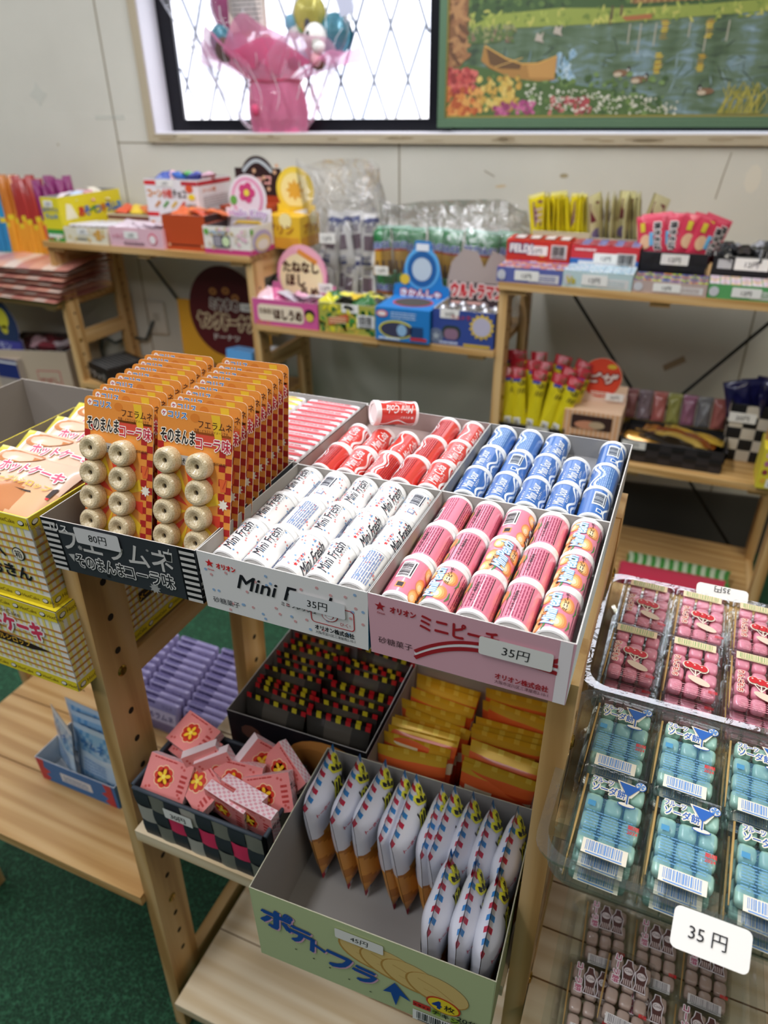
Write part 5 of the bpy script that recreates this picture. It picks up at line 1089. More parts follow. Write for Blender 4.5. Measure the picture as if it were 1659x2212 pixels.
g = G(); fm, bm = pillow(g, .06, .13, .03, lambda u, v: M('#7a5a30', .35) if (v < .3 and (u*7) % 1 > .4) else GLD if v < .5 else M('#b8302c', .35) if v < .54 else M('#9cc8b0', .35) if v > .94 else GRN, .05, 10, 20, TR(0, 0, .065, pi/2), wob=.15)
D = []; text(D, 'カルパス', -.026, .008, .02, M('#3a3a9c'), 2, bold=.05, fit=.052, out=(M('#b8c8d8'), .05)); g.decal(D, fm, .0006, TR(0, 0, .065, pi/2)); gp_ = g.build('snack_packet'); n = 0
for j in range(2):
    for k in range(8):
        m = TR(-.492+.0495*k, 1.55+.02*(k % 2), ZB+.006+.115*j, -.08, R.uniform(-.12, .12), R.uniform(-.15, .15)); lab = f'green snack packet in the wide clear bag, {ORD[k]} from left, {("lower", "upper")[j]} layer'
        if not n: gp_.matrix_world = m; tag(gp_, lab, 'snack packet', 'green packets in the clear bag')
        else: dup(gp_, mat=m, lab=lab)
        n += 1
bg2 = clearbag('clear_bag', .41, .14, .31, TR(-.315, 1.592, ZB+.002), 'wide clear plastic bag of green and gold snack packets', .35, 8); sticker(bg2, '12円', -.19, -.078, .125, .042, .024)
# ---- right bay, upper shelf
def gumtop(cols):
    def f(D, w, d):
        nx, ny = 8, 5
        for i in range(nx):
            for j in range(ny):
                rect(D, w*i/nx+.001, d*j/ny+.001, w/nx-.002, d/ny-.002, M(cols[(i*3+j) % len(cols)], .35), 1)
                rect(D, w*(i+.3)/nx, d*(j+.3)/ny, w/nx*.4, d/ny*.35, M(cols[(i+j+1) % len(cols)], .35), 2)
    return f
def gumfront(base, t, tc, w2=None):
    def f(D, w, h):
        rect(D, w*.5, .004, w*.45, h*.55, M('#d9d6d4'), 1); lines(D, w*.55, .008, w*.36, h*.4, 3, M(base), 2, 3, .4)
        if t: text(D, t, .008, h*.25, h*.6, M(tc), 3, bold=.05, shear=.1)
        ell(D, .012, h*.5, .01, h*.35, M('#c8c8cc'), 2)
    return f
rows = [(-.112, '#5a64a4', ('#b06a9c', '#e0a04a', '#8a6ab4', '#d8d0d8', '#d87a4a'), 'H', '#c8ccd8', 'slate blue gum carton at the left end of the right upper shelf', .157, .034), (.046, '#b9cfd0', ('#b9d4e4', '#e4ecf0', '#9cc4d8', '#d0e4ec'), 'Vs', '#c8b82c', 'pale aqua gum carton with yellow lettering', .156, .036), (.204, '#b9a49c', ('#6a4a8c', '#b8cf3a', '#7a5a9c', '#c8884a', '#5a7aa4'), '', '#6a4a4c', 'brown and white gum carton with a purple checked top', .156, .027), (.362, '#5aa060', ('#e3d0dc', '#ecdde4', '#e8c890', '#e0c8d8'), '', '#d8e8d8', 'green fronted gum carton at the right end', .17, .03)]
for x, c, cols, t, tc, lab, w, h in rows:
    o = bbox('gum_carton', x, 1.352, ZC, w, .09, h, c, lab, 'gum carton', front=gumfront(c, t, tc), top=gumtop(cols)); sticker(o, '12円', w*.28, -.0015, h*.2, .058, h*.66)
def ff(D, w, h): text(D, 'FELIX', .01, .024, .026, M('#e8e4e0'), 2, bold=.06, fit=.055, out=(M('#2a4a7c'), .04)); barcode(D, w-.045, .012, .038, .032, INK, M('#d8d4d0'), 2); ell(D, .09, .026, .01, .012, M('#d8a83a'), 2)
def ft(D, w, d):
    for i in range(4): rect(D, .01+i*.037, .012, .032, d-.02, M('#7a1a1c', .4), 1); rect(D, .015+i*.037, .02, .022, d-.035, M('#e0d8d4', .4), 2)
o = bbox('gum_carton', -.115, 1.447, ZC, .155, .08, .082, '#c83428', 'red gum carton with white lettering in the second row', 'gum carton', front=lambda D, w, h: [ff_ for ff_ in [[D.append(([(a, b+.03) for a, b in v], f, m, L)) for v, f, m, L in (lambda E_: (ff(E_, w, h), E_)[1])([])]]], top=ft); sticker(o, '12円', .052, -.0015, .048, .05, .022)
def pepf(D, w, h): rect(D, 0, .03, w, .018, M('#2a6ab4'), 1); rect(D, .02, .03, w-.03, .013, M('#e0e0e4'), 2); barcode(D, w-.05, .034, .044, .03, INK, M('#d8d4d0'), 3); lines(D, .01, .066, .05, .006, 1, M('#e8c8c8'), 2, 3, .8)
def pept(D, w, d):
    for i in range(4):
        for j in range(5): rect(D, .004+i*.0385, .004+j*.016, .036, .014, M('#e0dce4', .4), 1); rect(D, .004+i*.0385, .004+j*.016, .018, .008, M('#c83a44', .4), 2); rect(D, .022+i*.0385, .008+j*.016, .018, .008, M('#4a5ab4', .4), 2)
o = bbox('gum_carton', .043, 1.447, ZC, .158, .085, .078, '#c8323a', 'red and blue striped gum carton in the second row', 'gum carton', front=pepf, top=pept); sticker(o, '12円', .055, -.0015, .04, .058, .022)
basket('plastic_basket', .145, .10, .07, [M('#1c1c20', .5)]*5, lambda i, j: 4, (.205, 1.455, ZC), 0, 'black basket of red candy packets on the right upper shelf', flare=.006, cell=.03, sticker=('12円', .045, .046, .06, .024))
def fan(name, w, h, t, mf, n, xs, y, z, tilt, rz, what, grp, deco=None, rx=-.1, edge=0):
    g = G(); fm, bm = pillow(g, w, h, t, mf, .06, 10, 14, TR(0, 0, h/2, pi/2), wob=.2)
    if deco: D = []; deco(D); g.decal(D, fm, .0006, TR(0, 0, h/2, pi/2))
    p = g.build(name)
    for k in range(n):
        f = k/(n-1); m = TR(xs[0]+(xs[1]-xs[0])*f, y+.008*(k % 3), z+.004*(k % 2), rx+R.uniform(-.05, .05), tilt[0]+(tilt[1]-tilt[0])*f+R.uniform(-.03, .03), (rz[0]+(rz[1]-rz[0])*f) if not edge or k % 5 == 0 else edge+R.uniform(-.1, .1))
        lab = f'{what}, {ORD[k]} from left'
        if k == 0: p.matrix_world = m; tag(p, lab, 'candy packet', grp)
        else: dup(p, mat=m, lab=lab)
    return p
PINK2 = M('#d03a54', .3, coat=.5)
def rdeco(D): text(D, '焼きそば', .012, .03, .017, INK, 3, bold=.05, rot=-pi/2, fit=.06, out=(M('#e8e0dc'), .06)); ell(D, -.012, -.01, .014, .016, M('#d8b08a'), 2); rect(D, -.024, .012, .012, .02, M('#d8c83a'), 2); rect(D, -.002, -.02, .01, .03, M('#6ab0d8'), 2)
fan('candy_packet', .07, .095, .012, lambda u, v: PINK2 if v < .93 else M('#e05a70', .3, coat=.5), 14, (.225, .335), 1.495, ZC+.05, (-.22, .34), (-.3, .5), 'red noodle snack packet fanned out in the black basket', 'red noodle snack packets', rdeco)
def cart(D, w, h): rect(D, .01, .01, w-.02, h-.02, M('#d8cfae'), 1)
o = bbox('candy_box', -.075, 1.545, ZC, .145, .09, .09, '#c8bf9c', 'beige carton holding the yellow candy packets', openin='#b0a888'); sticker(o, '12円', .05, -.001, .06, .06, .02)
fan('candy_packet', .055, .115, .010, lambda u, v: M('#e3d52a', .35, coat=.4) if v < .9 else M('#e8e2a0', .35, coat=.4), 15, (-.06, .055), 1.575, ZC+.06, (-.12, .22), (.95, .8), 'yellow candy packet in the beige carton', 'yellow candy packets', lambda D: (rect(D, -.018, -.02, .034, .06, M('#8a5a8c'), 1), lines(D, -.012, -.01, .024, .04, 3, M('#e0d0d8'), 2, 3, .5)), edge=1.75)
o = bbox('candy_box', .073, 1.545, ZC, .135, .09, .08, '#b9b09a', 'beige carton holding the cream candy packets', openin='#a8a088'); sticker(o, '12円', .055, -.001, .05, .06, .02)
fan('candy_packet', .055, .125, .010, lambda u, v: M('#d8d2a4', .35, coat=.4) if u > .1 else M('#a8a06a', .35), 11, (.085, .195), 1.575, ZC+.055, (-.18, .3), (1.0, .7), 'cream candy packet with a dark red picture in the beige carton', 'cream candy packets', lambda D: (rect(D, -.02, .0, .036, .045, M('#7a2a3c'), 1), ell(D, -.004, -.03, .016, .014, M('#8a7aa8'), 1)), edge=1.7)
def b50(D, w, h): text(D, '50個入', w-.07, .03, .02, M('#c8c8c8'), 2, bold=.03); text(D, 'コーヒー', .008, .006, .022, M('#c8c8c8'), 2, bold=.05, fit=.06); rect(D, .01, .045, .03, .02, M('#b9b9b9'), 2); lines(D, w-.08, .006, .07, .018, 3, M('#9a9a9a'), 2, 3, .4)
o = bbox('candy_box', .362, 1.45, ZC, .19, .1, .072, '#18181b', 'black candy carton with white print heaped with black twists', front=b50, openin='#2a2a2c'); sticker(o, '12円', .045, -.0015, .044, .07, .026)
for k in range(12):
    g = G(); pillow(g, .04, .05, .02, M(('#1c1c1e', '#2a2a2e', '#8a8a8e')[k % 3], .25, coat=.7), wob=.4, seed=k+120); g.build('wrapped_sweet', None, (.385+.013*k, 1.47+.022*(k % 3), ZC+.075+.006*(k % 2)), (.3, .4, .9*k), f'black wrapped sweet heaped in the black carton, {ORD[k]} from left', 'sweet', 'black wrapped sweets')
# ---- right bay, middle shelf
basket('plastic_basket', .165, .12, .055, [M('#1c1a1a', .5), M('#2a2624', .6)]*2+[M('#141212', .6)], lambda i, j: (i+j) % 2, (-.082, 1.375, ZM), 0, 'black woven basket of yellow snack sticks behind the cans', flare=.006, cell=.03, sticker=('12円', .075, .036, .058, .022))
YS, RS = M('#d8c81e', .3, coat=.6), M('#b01e2c', .3, coat=.6)
g = G(); fm, bm = pillow(g, .044, .19, .024, lambda u, v: RS if v > .86 or v < .06 else M('#3a4a9c', .35) if (.8 < v < .86 and .3 < u < .7) else YS, .04, 8, 22, TR(0, 0, .0925, pi/2), wob=.15)
D = []; text(D, 'サラミ', .004, .06, .022, M('#5a4a1c'), 2, 'c', bold=.03, rot=-pi/2); rect(D, -.01, -.065, .018, .028, WHITE, 2); lines(D, -.008, -.062, .014, .022, 4, INK, 3, 3, .4); g.decal(D, fm, .0006, TR(0, 0, .0925, pi/2)); ysk = g.build('snack_stick')
for k in range(15):
    f = (k % 5)/4; r_ = k//5
    m = TR(-.066+.125*f+.012*(r_ % 2), 1.405+.03*r_, ZM+.008+.014*r_, -.08, -.10+.42*f*f+R.uniform(-.14, .14), R.uniform(-.4, .4)); lab = f'yellow and red snack stick, {ORD[k % 5]} from left in the {ROWN[r_]} rank of the black basket'
    if not k: ysk.matrix_world = m; tag(ysk, lab, 'snack stick', 'yellow snack sticks')
    else: dup(ysk, mat=m, lab=lab)
def pzf(D, w, h):
    for i in range(12): rect(D, w*i/12, 0, w/24, h, M('#d8a070'), 1)
    poly(D, rrect(.02, .008, w-.04, h-.018, .004), M('#3a2420'), 2); ell(D, w*.45, h*.35, .035, .012, M('#c88a6a'), 3); ell(D, w*.6, h*.4, .02, .01, M('#b8a080'), 4)
for k in range(2):
    o = bbox('snack_box', .084, 1.385, ZM+.0565*k, .142, .13, .056, '#e0bfa0', ('lower', 'upper')[k]+' orange checked snack box with a window, in the stack of two', front=pzf, grp='orange checked snack boxes')
def pzh(D): ell(D, .072, .066, .05, .052, M('#d8462c'), 2, 28); text(D, 'ピザ', .072, .055, .03, M('#e0d0c8'), 4, 'c', bold=.05, shear=.2, fit=.075, out=(M('#8a1c18'), .05)); ell(D, .095, .098, .012, .006, M('#d8b83a'), 3); rect(D, 0, .0, .142, .03, M('#e3c8b4'), 1); lines(D, .05, .02, .05, .012, 2, M('#e8d8c8'), 3, 4, .6); poly(D, rrect(.01, .034, .04, .012, .005), M('#b8a094'), 1)
header(o, arch(.142, .05, .072, .066, .052), '#e0bfa0', .08, pzh, rx=-.05, z=.055); sticker(o, '25円', .09, .072, .066, .045, .02)
basket('plastic_basket', .238, .13, .058, [M('#1c1a1c', .5), M('#2e2a2c', .6)]*2+[M('#121112', .6)], lambda i, j: (i+j) % 2, (.240, 1.375, ZM), 0, 'black woven basket of gold wrapped bars at right', flare=.006, cell=.03, sticker=('15円', -.002, .038, .058, .022))
for k in range(8):
    g = G(); c = ('#b8862c', '#3a2c14', '#c89a3a', '#a8702c', '#2a2218', '#b89a4a', '#8a4a1c', '#c8a43a')[k]
    pillow(g, .045, .15, .022, M(c, .22, .35, coat=.6), wob=.25, seed=k+140); g.build('wrapped_bar', None, (.30+.018*(k % 4)+.05*(k//4), 1.41+.02*(k % 4), ZM+.045+.008*(k//4)), (.1, .05, 1.35+.1*(k % 3)), f'gold or black wrapped bar in the right black basket, {ORD[k]} from the front', 'wrapped bar', 'gold wrapped bars')
for k in range(7):
    g = G(); c = ('#8a5a5a', '#7a6a70', '#a8605a', '#8a8a4a', '#8a5a70', '#6a6a6c', '#9c5a52')[k]
    pillow(g, .036, .09, .026, lambda u, v: M(c, .35, coat=.5) if v > .15 else M('#c8a83a', .3, .4), T=TR(0, 0, .045, pi/2), wob=.2, seed=k+150); g.build('jelly_pack', None, (.235+.037*k, 1.525, ZM+.045), (-.25, 0, .1), f'dull coloured jelly pack standing behind the gold bars, {ORD[k]} from left', 'jelly pack', 'jelly packs behind the gold bars')
bbox('candy_box', .22, 1.505, ZM, .26, .05, .045, '#3a3434', 'dark carton under the row of jelly packs')
CH1, CH2 = M('#16161a', .5), M('#c8bfae', .6)
basket('plastic_basket', .16, .12, .15, [CH1, CH2, CH1, CH2, CH1], lambda i, j: (i+j) % 2, (.478, 1.475, ZM), 0, 'black and white checked basket of navy packets', rows=5, flare=.004, cell=.03, sticker=('20円', -.004, .105, .062, .026))
for k in range(9):
    g = G(); pillow(g, .06, .09, .02, M(('#1c1c4a', '#26265c', '#34346c')[k % 3], .3, coat=.5), T=TR(0, 0, .045, pi/2), wob=.3, seed=k+160); g.build('candy_packet', None, (.5+.016*k, 1.505+.02*(k % 3), ZM+.11), (-.1, .3*(k % 3-1), .5*(k % 4)), f'navy candy packet in the checked basket, {ORD[k]} from left', 'candy packet', 'navy candy packets')
def rbf(D, w, h): 
    for i in range(4): ell(D, .012, .02+i*.022, .006, .007, M(('#d8a83a', '#8a3a3c', '#b06a8a', '#d8b0b8')[i]), 1)
    rect(D, .028, .035, w-.03, .04, M('#c8b03a'), 1); rect(D, .034, .05, .02, .035, M('#a84a3a'), 2); rect(D, .06, .05, .02, .035, M('#b85a4a'), 2); rect(D, .026, .008, w-.03, .03, M('#a8b07a'), 2); lines(D, .03, .02, .03, .01, 2, M('#a83a3a'), 3, 3, .6)
o = bbox('candy_box', .556, 1.335, ZM, .13, .1, .10, '#d8c83a', 'yellow candy box with a rainbow arch header at the right end', front=rbf); sticker(o, '20円', .02, -.001, .004, .06, .022)
def rbh(D):
    for i, c in enumerate(('#a8804a', '#8a3a4a', '#c8a83a', '#5a8a6a', '#6a5a9c', '#b8a88a', '#5a9cc0')): ell(D, .065, .02, .065-.007*i, .085-.008*i, M(c), 1+i, 28)
header(o, arch(.13, .02, .065, .02, .066), '#8a6a4a', .06, rbh, rx=0, z=.09)
# ---- right bay, bottom shelf: flat packs
for k in range(6):
    for c_, (x0, nm, col, col2) in enumerate(((.285, 'red', '#b8344c', '#d8909a'), (.30, 'green', '#3f8a3c', '#b8c8a8'))):
        if c_ == 1 and k > 3: continue
        g = G(); pillow(g, .27, .09, .012, lambda u, v: M(col2, .4, coat=.3) if (u*11+k*.3) % 1 < .18 else M(col, .35, coat=.4), .04, 22, 6, wob=.2, seed=k+170+c_); g.build('snack_pack', None, (x0+.135+.003*(k % 2), 1.325+.085*c_, .153+.0095*k), (0, 0, -.02+.01*(k % 3)), f'flat {nm} snack pack on the bottom right shelf, {ORD[k]} from the bottom of its pile', 'snack pack', f'{nm} flat packs on the bottom shelf')
# ---- wall fittings
g = G(); g.rbox(-.036, .036, -.06, .06, 0, .012, .006, M('#cfc8b8', .5), TR(-.545, -.0, .63, pi/2), n=2); g.box(-.012, .012, -.0135, -.0122, .62, .65, M('#b9b2a2'), TR(-.545, 0, 0)); g.build('wall_outlet', None, lab='pale wall outlet on the back wall under the left shelf', cat='outlet', mat=TW)
g = G(); g.tube([(-.56, -.016, .62), (-.60, -.02, .55), (-.66, -.03, .56), (-.73, -.03, .53), (-.78, -.03, .55), (-.80, -.03, .5), (-.79, -.03, .40), (-.80, -.03, .2), (-.8, -.03, .01)], .006, M('#3f4441', .5), 8); g.build('power_cord', None, lab='dark grey cord hanging from the wall outlet', cat='cord', mat=TW)
# ================================================================ WINDOW SILL: PICTURE AND BOUQUET
pic = empty('framed_picture', lab='large green framed lakeside picture standing on the window sill', cat='picture', mat=TW @ TR(0, 0, 0, 0, 0, 0))
FG = M('#5f7d62', .3, coat=.4); GO = M('#c9b86a', .25, .6)
PX0, PX1, PZ0, PZ1 = .478, 1.68, 1.2385, 1.88; g = G(); y0, y1 = .0, .028
for a, b, c, d in ((PX0, PX1, PZ0, PZ0+.024), (PX0, PX0+.02, PZ0+.024, PZ1-.02), (PX1-.02, PX1, PZ0+.024, PZ1-.02), (PX0, PX1, PZ1-.02, PZ1)): g.box(a, b, y0, y1, c, d, FG)
for z in (.006, .013): g.box(PX0, PX1, -.001, 0, PZ0+z, PZ0+z+.0015, M('#7d9a7c', .3))
g.build('frame', pic); g = G(); e0 = PZ0+.024; xi = PX0+.02
for a, b, c, d in ((xi, PX1-.02, e0, e0+.005), (xi, xi+.004, e0, PZ1-.02)): g.box(a, b, .004, .012, c, d, GO)
g.build('gold_fillet', pic)
def lake_mat():
    m, nt, N, L, b = nodemat('painted_water')
    tc = N.new('ShaderNodeTexCoord'); mp = N.new('ShaderNodeMapping'); mp.inputs['Scale'].default_value = (9, 1, 34); L.new(tc.outputs['Object'], mp.inputs[0])
    n = N.new('ShaderNodeTexNoise'); n.inputs['Scale'].default_value = 1.5; n.inputs['Detail'].default_value = 6; n.inputs['Distortion'].default_value = .8; L.new(mp.outputs[0], n.inputs['Vector'])
    mp2 = N.new('ShaderNodeMapping'); mp2.inputs['Scale'].default_value = (12, 1, 2.5); L.new(tc.outputs['Object'], mp2.inputs[0])
    n2 = N.new('ShaderNodeTexNoise'); n2.inputs['Scale'].default_value = 1.1; n2.inputs['Detail'].default_value = 3; L.new(mp2.outputs[0], n2.inputs['Vector'])
    mx = N.new('ShaderNodeMix'); mx.inputs[0].default_value = .55; L.new(n.outputs[0], mx.inputs[2]); L.new(n2.outputs[0], mx.inputs[3])
    r = ramp(N, [(.3, '#36443a'), (.44, '#566a4e'), (.53, '#687c66'), (.61, '#7c949c'), (.72, '#b8ccd6')]); L.new(mx.outputs[0], r.inputs[0]); L.new(r.outputs[0], b.inputs['Base Color']); b.inputs['Roughness'].default_value = .4; return m
g = G(); g.box(xi, PX1-.02, .012, .02, e0, PZ1-.02, lake_mat()); D = []; q = random.Random(21)
def PC(c): a, b = c.lstrip('#'), 'b4b49c'; return '#'+''.join('%02x' % int(int(a[i:i+2], 16)*.8+int(b[i:i+2], 16)*.2) for i in (0, 2, 4))
PXY = lambda px, py: (.4985+(px-962)*.00121, 1.2675+(252-py)*.00108)
def blob(px, py, rx, ry, c, L, n=9, rot=0.): x, y = PXY(px, py); ell(D, x, y, rx*.00121, ry*.00108, M(PC(c), .5), L, n, rot)
def scat(n, x0, x1, y0, y1, r0, r1, cs, L, asp=1.):
    for _ in range(n): s_ = q.uniform(r0, r1); blob(q.uniform(x0, x1), q.uniform(y0, y1), s_, s_*asp, q.choice(cs), L+q.choice((0, 1, 2)), 8, q.uniform(0, 3))
def pxpoly(pts, c, L): poly(D, [PXY(*p) for p in pts], M(PC(c), .5), L)
pxpoly([(962, -310), (1935, -310), (1935, 30), (1500, 50), (1300, 58), (1180, 62), (1080, 66), (1000, 90), (962, 120)], '#2c4a22', 1)
scat(1200, 968, 1920, -280, 26, 3, 9, ('#2c4a24', '#24401f', '#3c5a2a', '#4f6e30', '#1c3018', '#20381c'), 2, .8)
pxpoly([(1010, 62), (1060, 38), (1200, 30), (1350, 36), (1500, 34), (1935, 14), (1935, 40), (1450, 58), (1300, 64), (1120, 66), (1020, 72)], '#8a9a3a', 5); scat(170, 1010, 1920, 30, 62, 3, 8, ('#a8b44a', '#7a9034', '#c0bd58', '#5f7a2c'), 6, .4)
pxpoly([(1352, -60), (1600, -60), (1610, 22), (1350, 28)], '#8a5a34', 6)
for i in range(9): pxpoly([(1352, -58+i*9), (1605, -58+i*9), (1606, -55+i*9), (1352, -55+i*9)], ('#b07a48', '#6a4226')[i % 2], 7)
for i in range(22): x = 1345+i*13; pxpoly([(x, 0), (x+2.5, 0), (x+2.5, 27), (x, 27)], '#c8a060', 8)
for x in (1372, 1440, 1520): pxpoly([(x, -40), (x+16, -40), (x+16, -12), (x, -12)], '#e8c85a', 9)
pxpoly([(970, -200), (1010, -200), (1006, 60), (1002, 130), (990, 150), (962, 152), (962, 20)], '#7a4a2c', 9); scat(60, 968, 1004, -20, 140, 3, 6, ('#96603a', '#5a3420', '#b07a4a'), 10, 3.2)
pxpoly([(1005, 70), (1085, 74), (1110, 84), (1060, 96), (1010, 96), (1000, 140), (1030, 160), (975, 160), (985, 100)], '#3c5a2c', 6); scat(90, 1000, 1110, 62, 92, 3, 7, ('#5a6a3c', '#7a5a4c', '#4a6430', '#8a8a5a'), 7, .7)
for i, (x, l) in enumerate(((1348, 40), (1370, 60), (1400, 45), (1466, 30), (1500, 60), (1540, 40))): pxpoly([(x, 66), (x+3, 66), (x+3, 66+l), (x, 66+l)], '#a8a494', 4)
for x, y0_, y1_ in ((1413, 62, 100), (1500, 62, 100), (1410, 125, 168), (1495, 130, 165)): 
    for j in range(8): pxpoly([(x+q.uniform(-5, 3), y0_+(y1_-y0_)*j/8), (x+13+q.uniform(-3, 5), y0_+(y1_-y0_)*j/8), (x+11, y0_+(y1_-y0_)*(j+.7)/8), (x, y0_+(y1_-y0_)*(j+.7)/8)], q.choice(('#d8b83a', '#c89a2c', '#8a7a3c')), 5)
scat(60, 1200, 1245, 118, 178, 4, 9, ('#9cc0dc', '#b8d4e8', '#7aa4c4'), 3, .5); scat(170, 1090, 1915, 80, 215, 4, 16, ('#5f7c84', '#44604c', '#2c3f34', '#51695c', '#7d98a0', '#33473c'), 2, .14)
pxpoly([(1330, 52), (1395, 48), (1390, 58), (1340, 60)], '#a85a34', 8); pxpoly([(1308, 30), (1312, 30), (1312, 66), (1306, 66)], '#4a3a28', 8); pxpoly([(1326, 30), (1331, 30), (1331, 50), (1326, 50)], '#5a4630', 8)
pxpoly([(1040, 132), (1046, 99), (1062, 108), (1095, 126), (1130, 139), (1165, 139), (1190, 131), (1206, 125), (1206, 176), (1170, 178), (1110, 170), (1060, 148)], '#a87234', 12)
pxpoly([(1050, 106), (1062, 111), (1096, 129), (1130, 140), (1128, 152), (1085, 150), (1060, 140)], '#5a3a20', 13); pxpoly([(1143, 144), (1190, 134), (1205, 128), (1205, 172), (1150, 170)], '#c48a44', 13); stroke(D, [PXY(1046, 100), PXY(1066, 112), PXY(1096, 129), PXY(1132, 141), PXY(1166, 140), PXY(1206, 126)], .003, M('#d8a858', .5), 14); stroke(D, [PXY(1072, 146), PXY(1132, 128)], .002, M('#d8b068', .5), 14)
pxpoly([(962, 150), (1010, 140), (1060, 150), (1120, 172), (1240, 184), (1330, 200), (1430, 235), (1460, 254), (962, 254)], '#3c5a2a', 10); scat(160, 962, 1440, 165, 250, 3, 8, ('#4a6a30', '#2c4a22', '#5f7f3a', '#6a8a4a'), 11, .9)
scat(110, 966, 1032, 150, 200, 4, 8, ('#b03034', '#c84440', '#8a2024', '#d8605a'), 13); scat(90, 966, 1045, 190, 250, 4, 9, ('#c8602c', '#d87a34', '#b04420', '#e09a4a'), 14); scat(110, 1036, 1130, 170, 240, 3, 8, ('#c8983a', '#d8b04a', '#a87a2c', '#e0c060'), 14); scat(50, 1075, 1165, 222, 250, 3, 7, ('#a83a7a', '#c85a94', '#8a2a5c'), 15)
scat(60, 1200, 1290, 215, 248, 3, 6, ('#b03a44', '#8a2c3a', '#c86a6a'), 14)
for _ in range(190):
    x = q.uniform(1145, 1470); y = 184+(x-1145)*.13+q.uniform(-2, 46)
    if y < 250: blob(x, y, q.uniform(1.6, 3.6), q.uniform(1.6, 3.2), q.choice(('#e8e4d4', '#f2efe2', '#d8d4c0')), 17, 7)
for x, y in ((1345, 164), (1383, 178), (1520, 204)): blob(x, y, 17, 7, '#7a5238', 12, 14); blob(x-7, y+3, 9, 5, '#c8b49c', 13, 12); blob(x+(14 if x < 1500 else -12), y-8, 3.5, 6, '#1c1a1a', 14, 10); blob(x+(13 if x < 1500 else -11), y-6, 2, 2.5, '#e8e4dc', 15, 8)
for x, y in ((1165, 85), (1203, 72)): pxpoly([(x-6, y-8), (x+2, y-2), (x+8, y-10), (x+6, y+6), (x+10, y+14), (x-2, y+10), (x-10, y+8)], '#b8aca0', 12)
for i in range(34): x = 1552+i*2.4; stroke(D, [PXY(x, 250), PXY(x+q.uniform(-6, 14), 222), PXY(x+q.uniform(-18, 30), q.uniform(185, 215))], .0022, M(q.choice(('#a8a04a', '#8a8a3a', '#c0b45a')), .5), 14)
D = [([(min(max(a, xi+.004), PX1-.021), min(max(b, e0+.005), PZ1-.021)) for a, b in v], f, m, L) for v, f, m, L in D if min(a for a, b in v) < PX1-.03 and max(b for a, b in v) > e0+.008]
g.decal(D, FRONT(.012), .00014, None, 1); g.build('painting', pic)
# bouquet of sweets
bq = empty('candy_bouquet', lab='sweets bouquet in pink paper and clear cellophane on the window sill', cat='bouquet', mat=TW @ TR(-.035, .055, Z0))
def paper(name, c, tr):
    m, nt, N, L, b = nodemat(name); b.inputs['Base Color'].default_value = lin(c); b.inputs['Roughness'].default_value = .5; b.inputs['Transmission Weight'].default_value = 0; b.inputs['Alpha'].default_value = 1-tr
    t = N.new('ShaderNodeBsdfTranslucent'); t.inputs[0].default_value = lin(c); ms = N.new('ShaderNodeMixShader'); ms.inputs[0].default_value = .35
    L.new(b.outputs[0], ms.inputs[1]); L.new(t.outputs[0], ms.inputs[2]); L.new(ms.outputs[0], N['Material Output'].inputs[0]); return m
PK1, PK3, PK4 = paper('pink_paper', '#f27fa9', .15), paper('pale_pink_paper', '#f29ac0', .4), paper('clear_pink_paper', '#f3c2da', .6)
g = G(); g.grid(lambda u, v: V(((.088-.012*v+.01*sin(pi*v))*cos(2*pi*u)*(1+.05*sin(14*pi*u+3*v)), .05*sin(2*pi*u)*(1+.06*sin(10*pi*u)), .14*v)), 60, 10, PK1, True); g.build('paper_wrap', bq)
g = G(); g.tube([(.084*cos(a), .052*sin(a)-.002, .134+.003*sin(5*a)) for a in [2*pi*i/24 for i in range(24)]], .004, M('#d83a6c', .4), 6, closed=True)
g.ball((-.05, -.055, .06), .014, .008, .018, M('#d84a74', .5), 8); g.build('ribbon', bq)
for k, (a0, a1, w, h, m) in enumerate(((2.6, 3.5, .16, .10, PK4), (3.2, 4.3, .15, .13, PK3), (4.0, 5.1, .13, .16, PK3), (4.8, 5.9, .15, .12, PK4), (5.4, 6.4, .2, .08, PK3), (3.5, 5.6, .1, .10, PK1))):
    g = G(); g.grid(lambda u, v: V(((.075+w*v)*cos(a0+(a1-a0)*u), (.05+w*.28*v)*sin(a0+(a1-a0)*u), .135+h*v*(1-.45*abs(2*u-1)**1.5)+.012*sin(9*u+3*v+k)*v)), 14, 8, m, True); g.build('paper_flare', bq)
for k in range(22):
    g = G(); c = ('#d8556c', '#e0b83a', '#6ab4d0', '#e8e0dc', '#d87a9c', '#7ab04a', '#e89a3a')[k % 7]; g.ball((q.uniform(-.11, .11), q.uniform(-.03, .02), q.uniform(.16, .30)), q.uniform(.014, .026), .016, q.uniform(.014, .024), M(c, .35, coat=.5), 10); g.build('wrapped_sweet', bq)
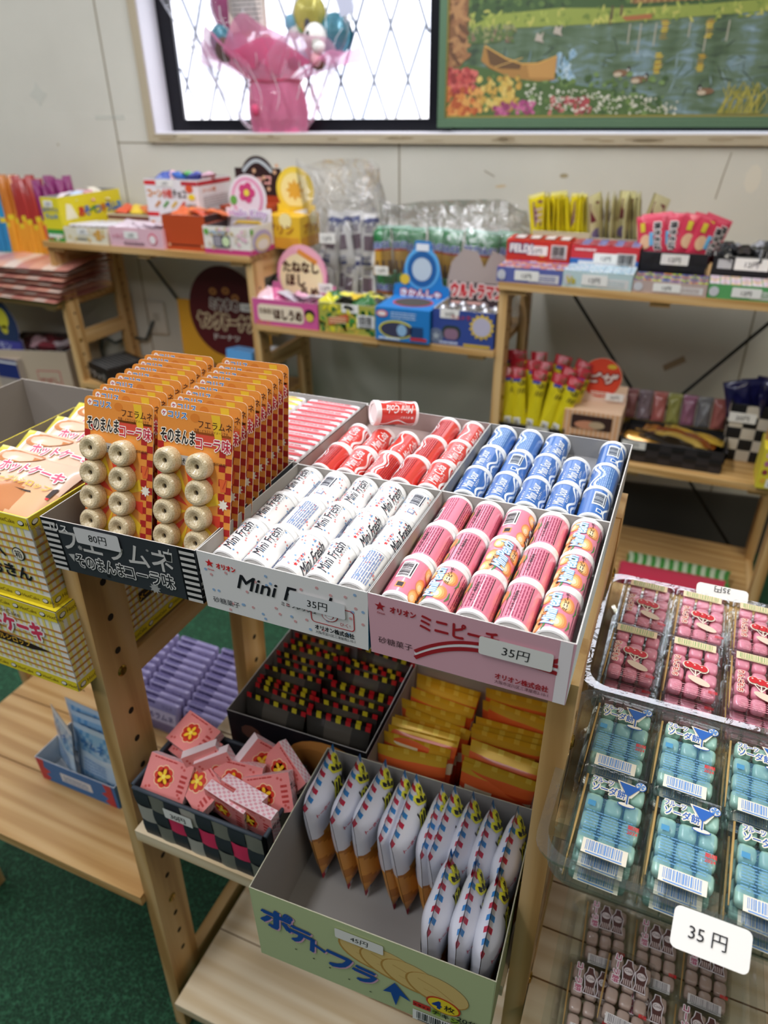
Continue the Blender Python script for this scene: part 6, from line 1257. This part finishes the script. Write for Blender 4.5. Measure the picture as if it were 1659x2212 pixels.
for k, (x, z, c, r_) in enumerate(((-.16, .24, '#3f9cb0', .045), (.19, .245, '#3fa0b4', .05), (-.13, .33, '#b83a7c', .07), (.115, .3, '#d0c23a', .05), (-.1, .27, '#d8c83a', .03))):
    g = G(); g.grid(lambda u, v: V((r_*sin(pi*v)*cos(2*pi*u)*(1+.15*sin(9*u*pi+k)), .02*sin(pi*v)*sin(2*pi*u), r_*cos(pi*v)*(1+.1*sin(7*v+k)))), 16, 10, M(c, .2, .2, coat=.6), True, TR(x, .01, z)); g.build('foil_puff', bq)
g = G(); FUR = M('#eeece6', .9)
g.ball((.148, -.035, .238), .034, .03, .036, FUR); g.ball((.16, -.045, .215), .02, .018, .018, FUR); g.ball((.125, -.035, .268), .009, .006, .016, M('#3a3440', .8)); g.ball((.136, -.062, .246), .005, .003, .007, M('#16161a', .3)); g.ball((.15, -.025, .18), .024, .02, .022, M('#7a4a34', .8)); g.ball((.15, -.042, .186), .016, .012, .02, M('#e8b0b8', .7)); g.build('plush_toy', bq)
g = G(); g.ball((-.145, -.03, .215), .03, .02, .032, M('#7a5648', .8)); g.build('brown_plush', bq)
g = G(); g.box(-.105, .012, -.058, -.056, .255, .38, M('#e0d4cc', .5)); D = []
for i in range(8): lines(D, -.092, .285+i*.011, .09, .0035, 1, M('#6a6460'), 1, 30+i, .6)
for x in (-.1, .005): rect(D, x, .26, .003, .115, M('#c0a890'), 1)
g.decal(D, FRONT(-.058), .0005); g.build('message_card', bq)
g = G(); g.prism([(.205, .38), (.26, .385), (.275, .29), (.235, .28)], .06, .061, M('#c8cce0', .5), TR(0, 0, 0, pi/2)); g.build('paper_tag', bq)
CELL = film('cellophane', tint='#fcfdff', gloss=.04, rough=.12, wrinkle=1.0, wscale=14, haze=.04)
def cel(u, v):
    a = 2*pi*u; rx = .09+.265*v**.8; ry = .05+.012*v
    return V((rx*cos(a)*(1+.06*sin(11*a+5*v))-.05*v, ry*sin(a)*(1+.12*sin(13*a+7*v))-.004, .002+.46*v+.01*sin(6*a)))
g = G(); g.grid(cel, 60, 20, CELL, True)
for i in range(16):
    a = q.uniform(3.3, 6.1); v0 = q.uniform(.1, .5); pts = [cel((a+.05*sin(k_))/(2*pi), v0+.05*k_)+V((0, -.004, 0)) for k_ in range(7)]; g.tube(pts, .0009, M('#f2f2f6', .3), 4)  # thin white tubes stand in for highlights along the wrinkles
g.build('cellophane', bq)
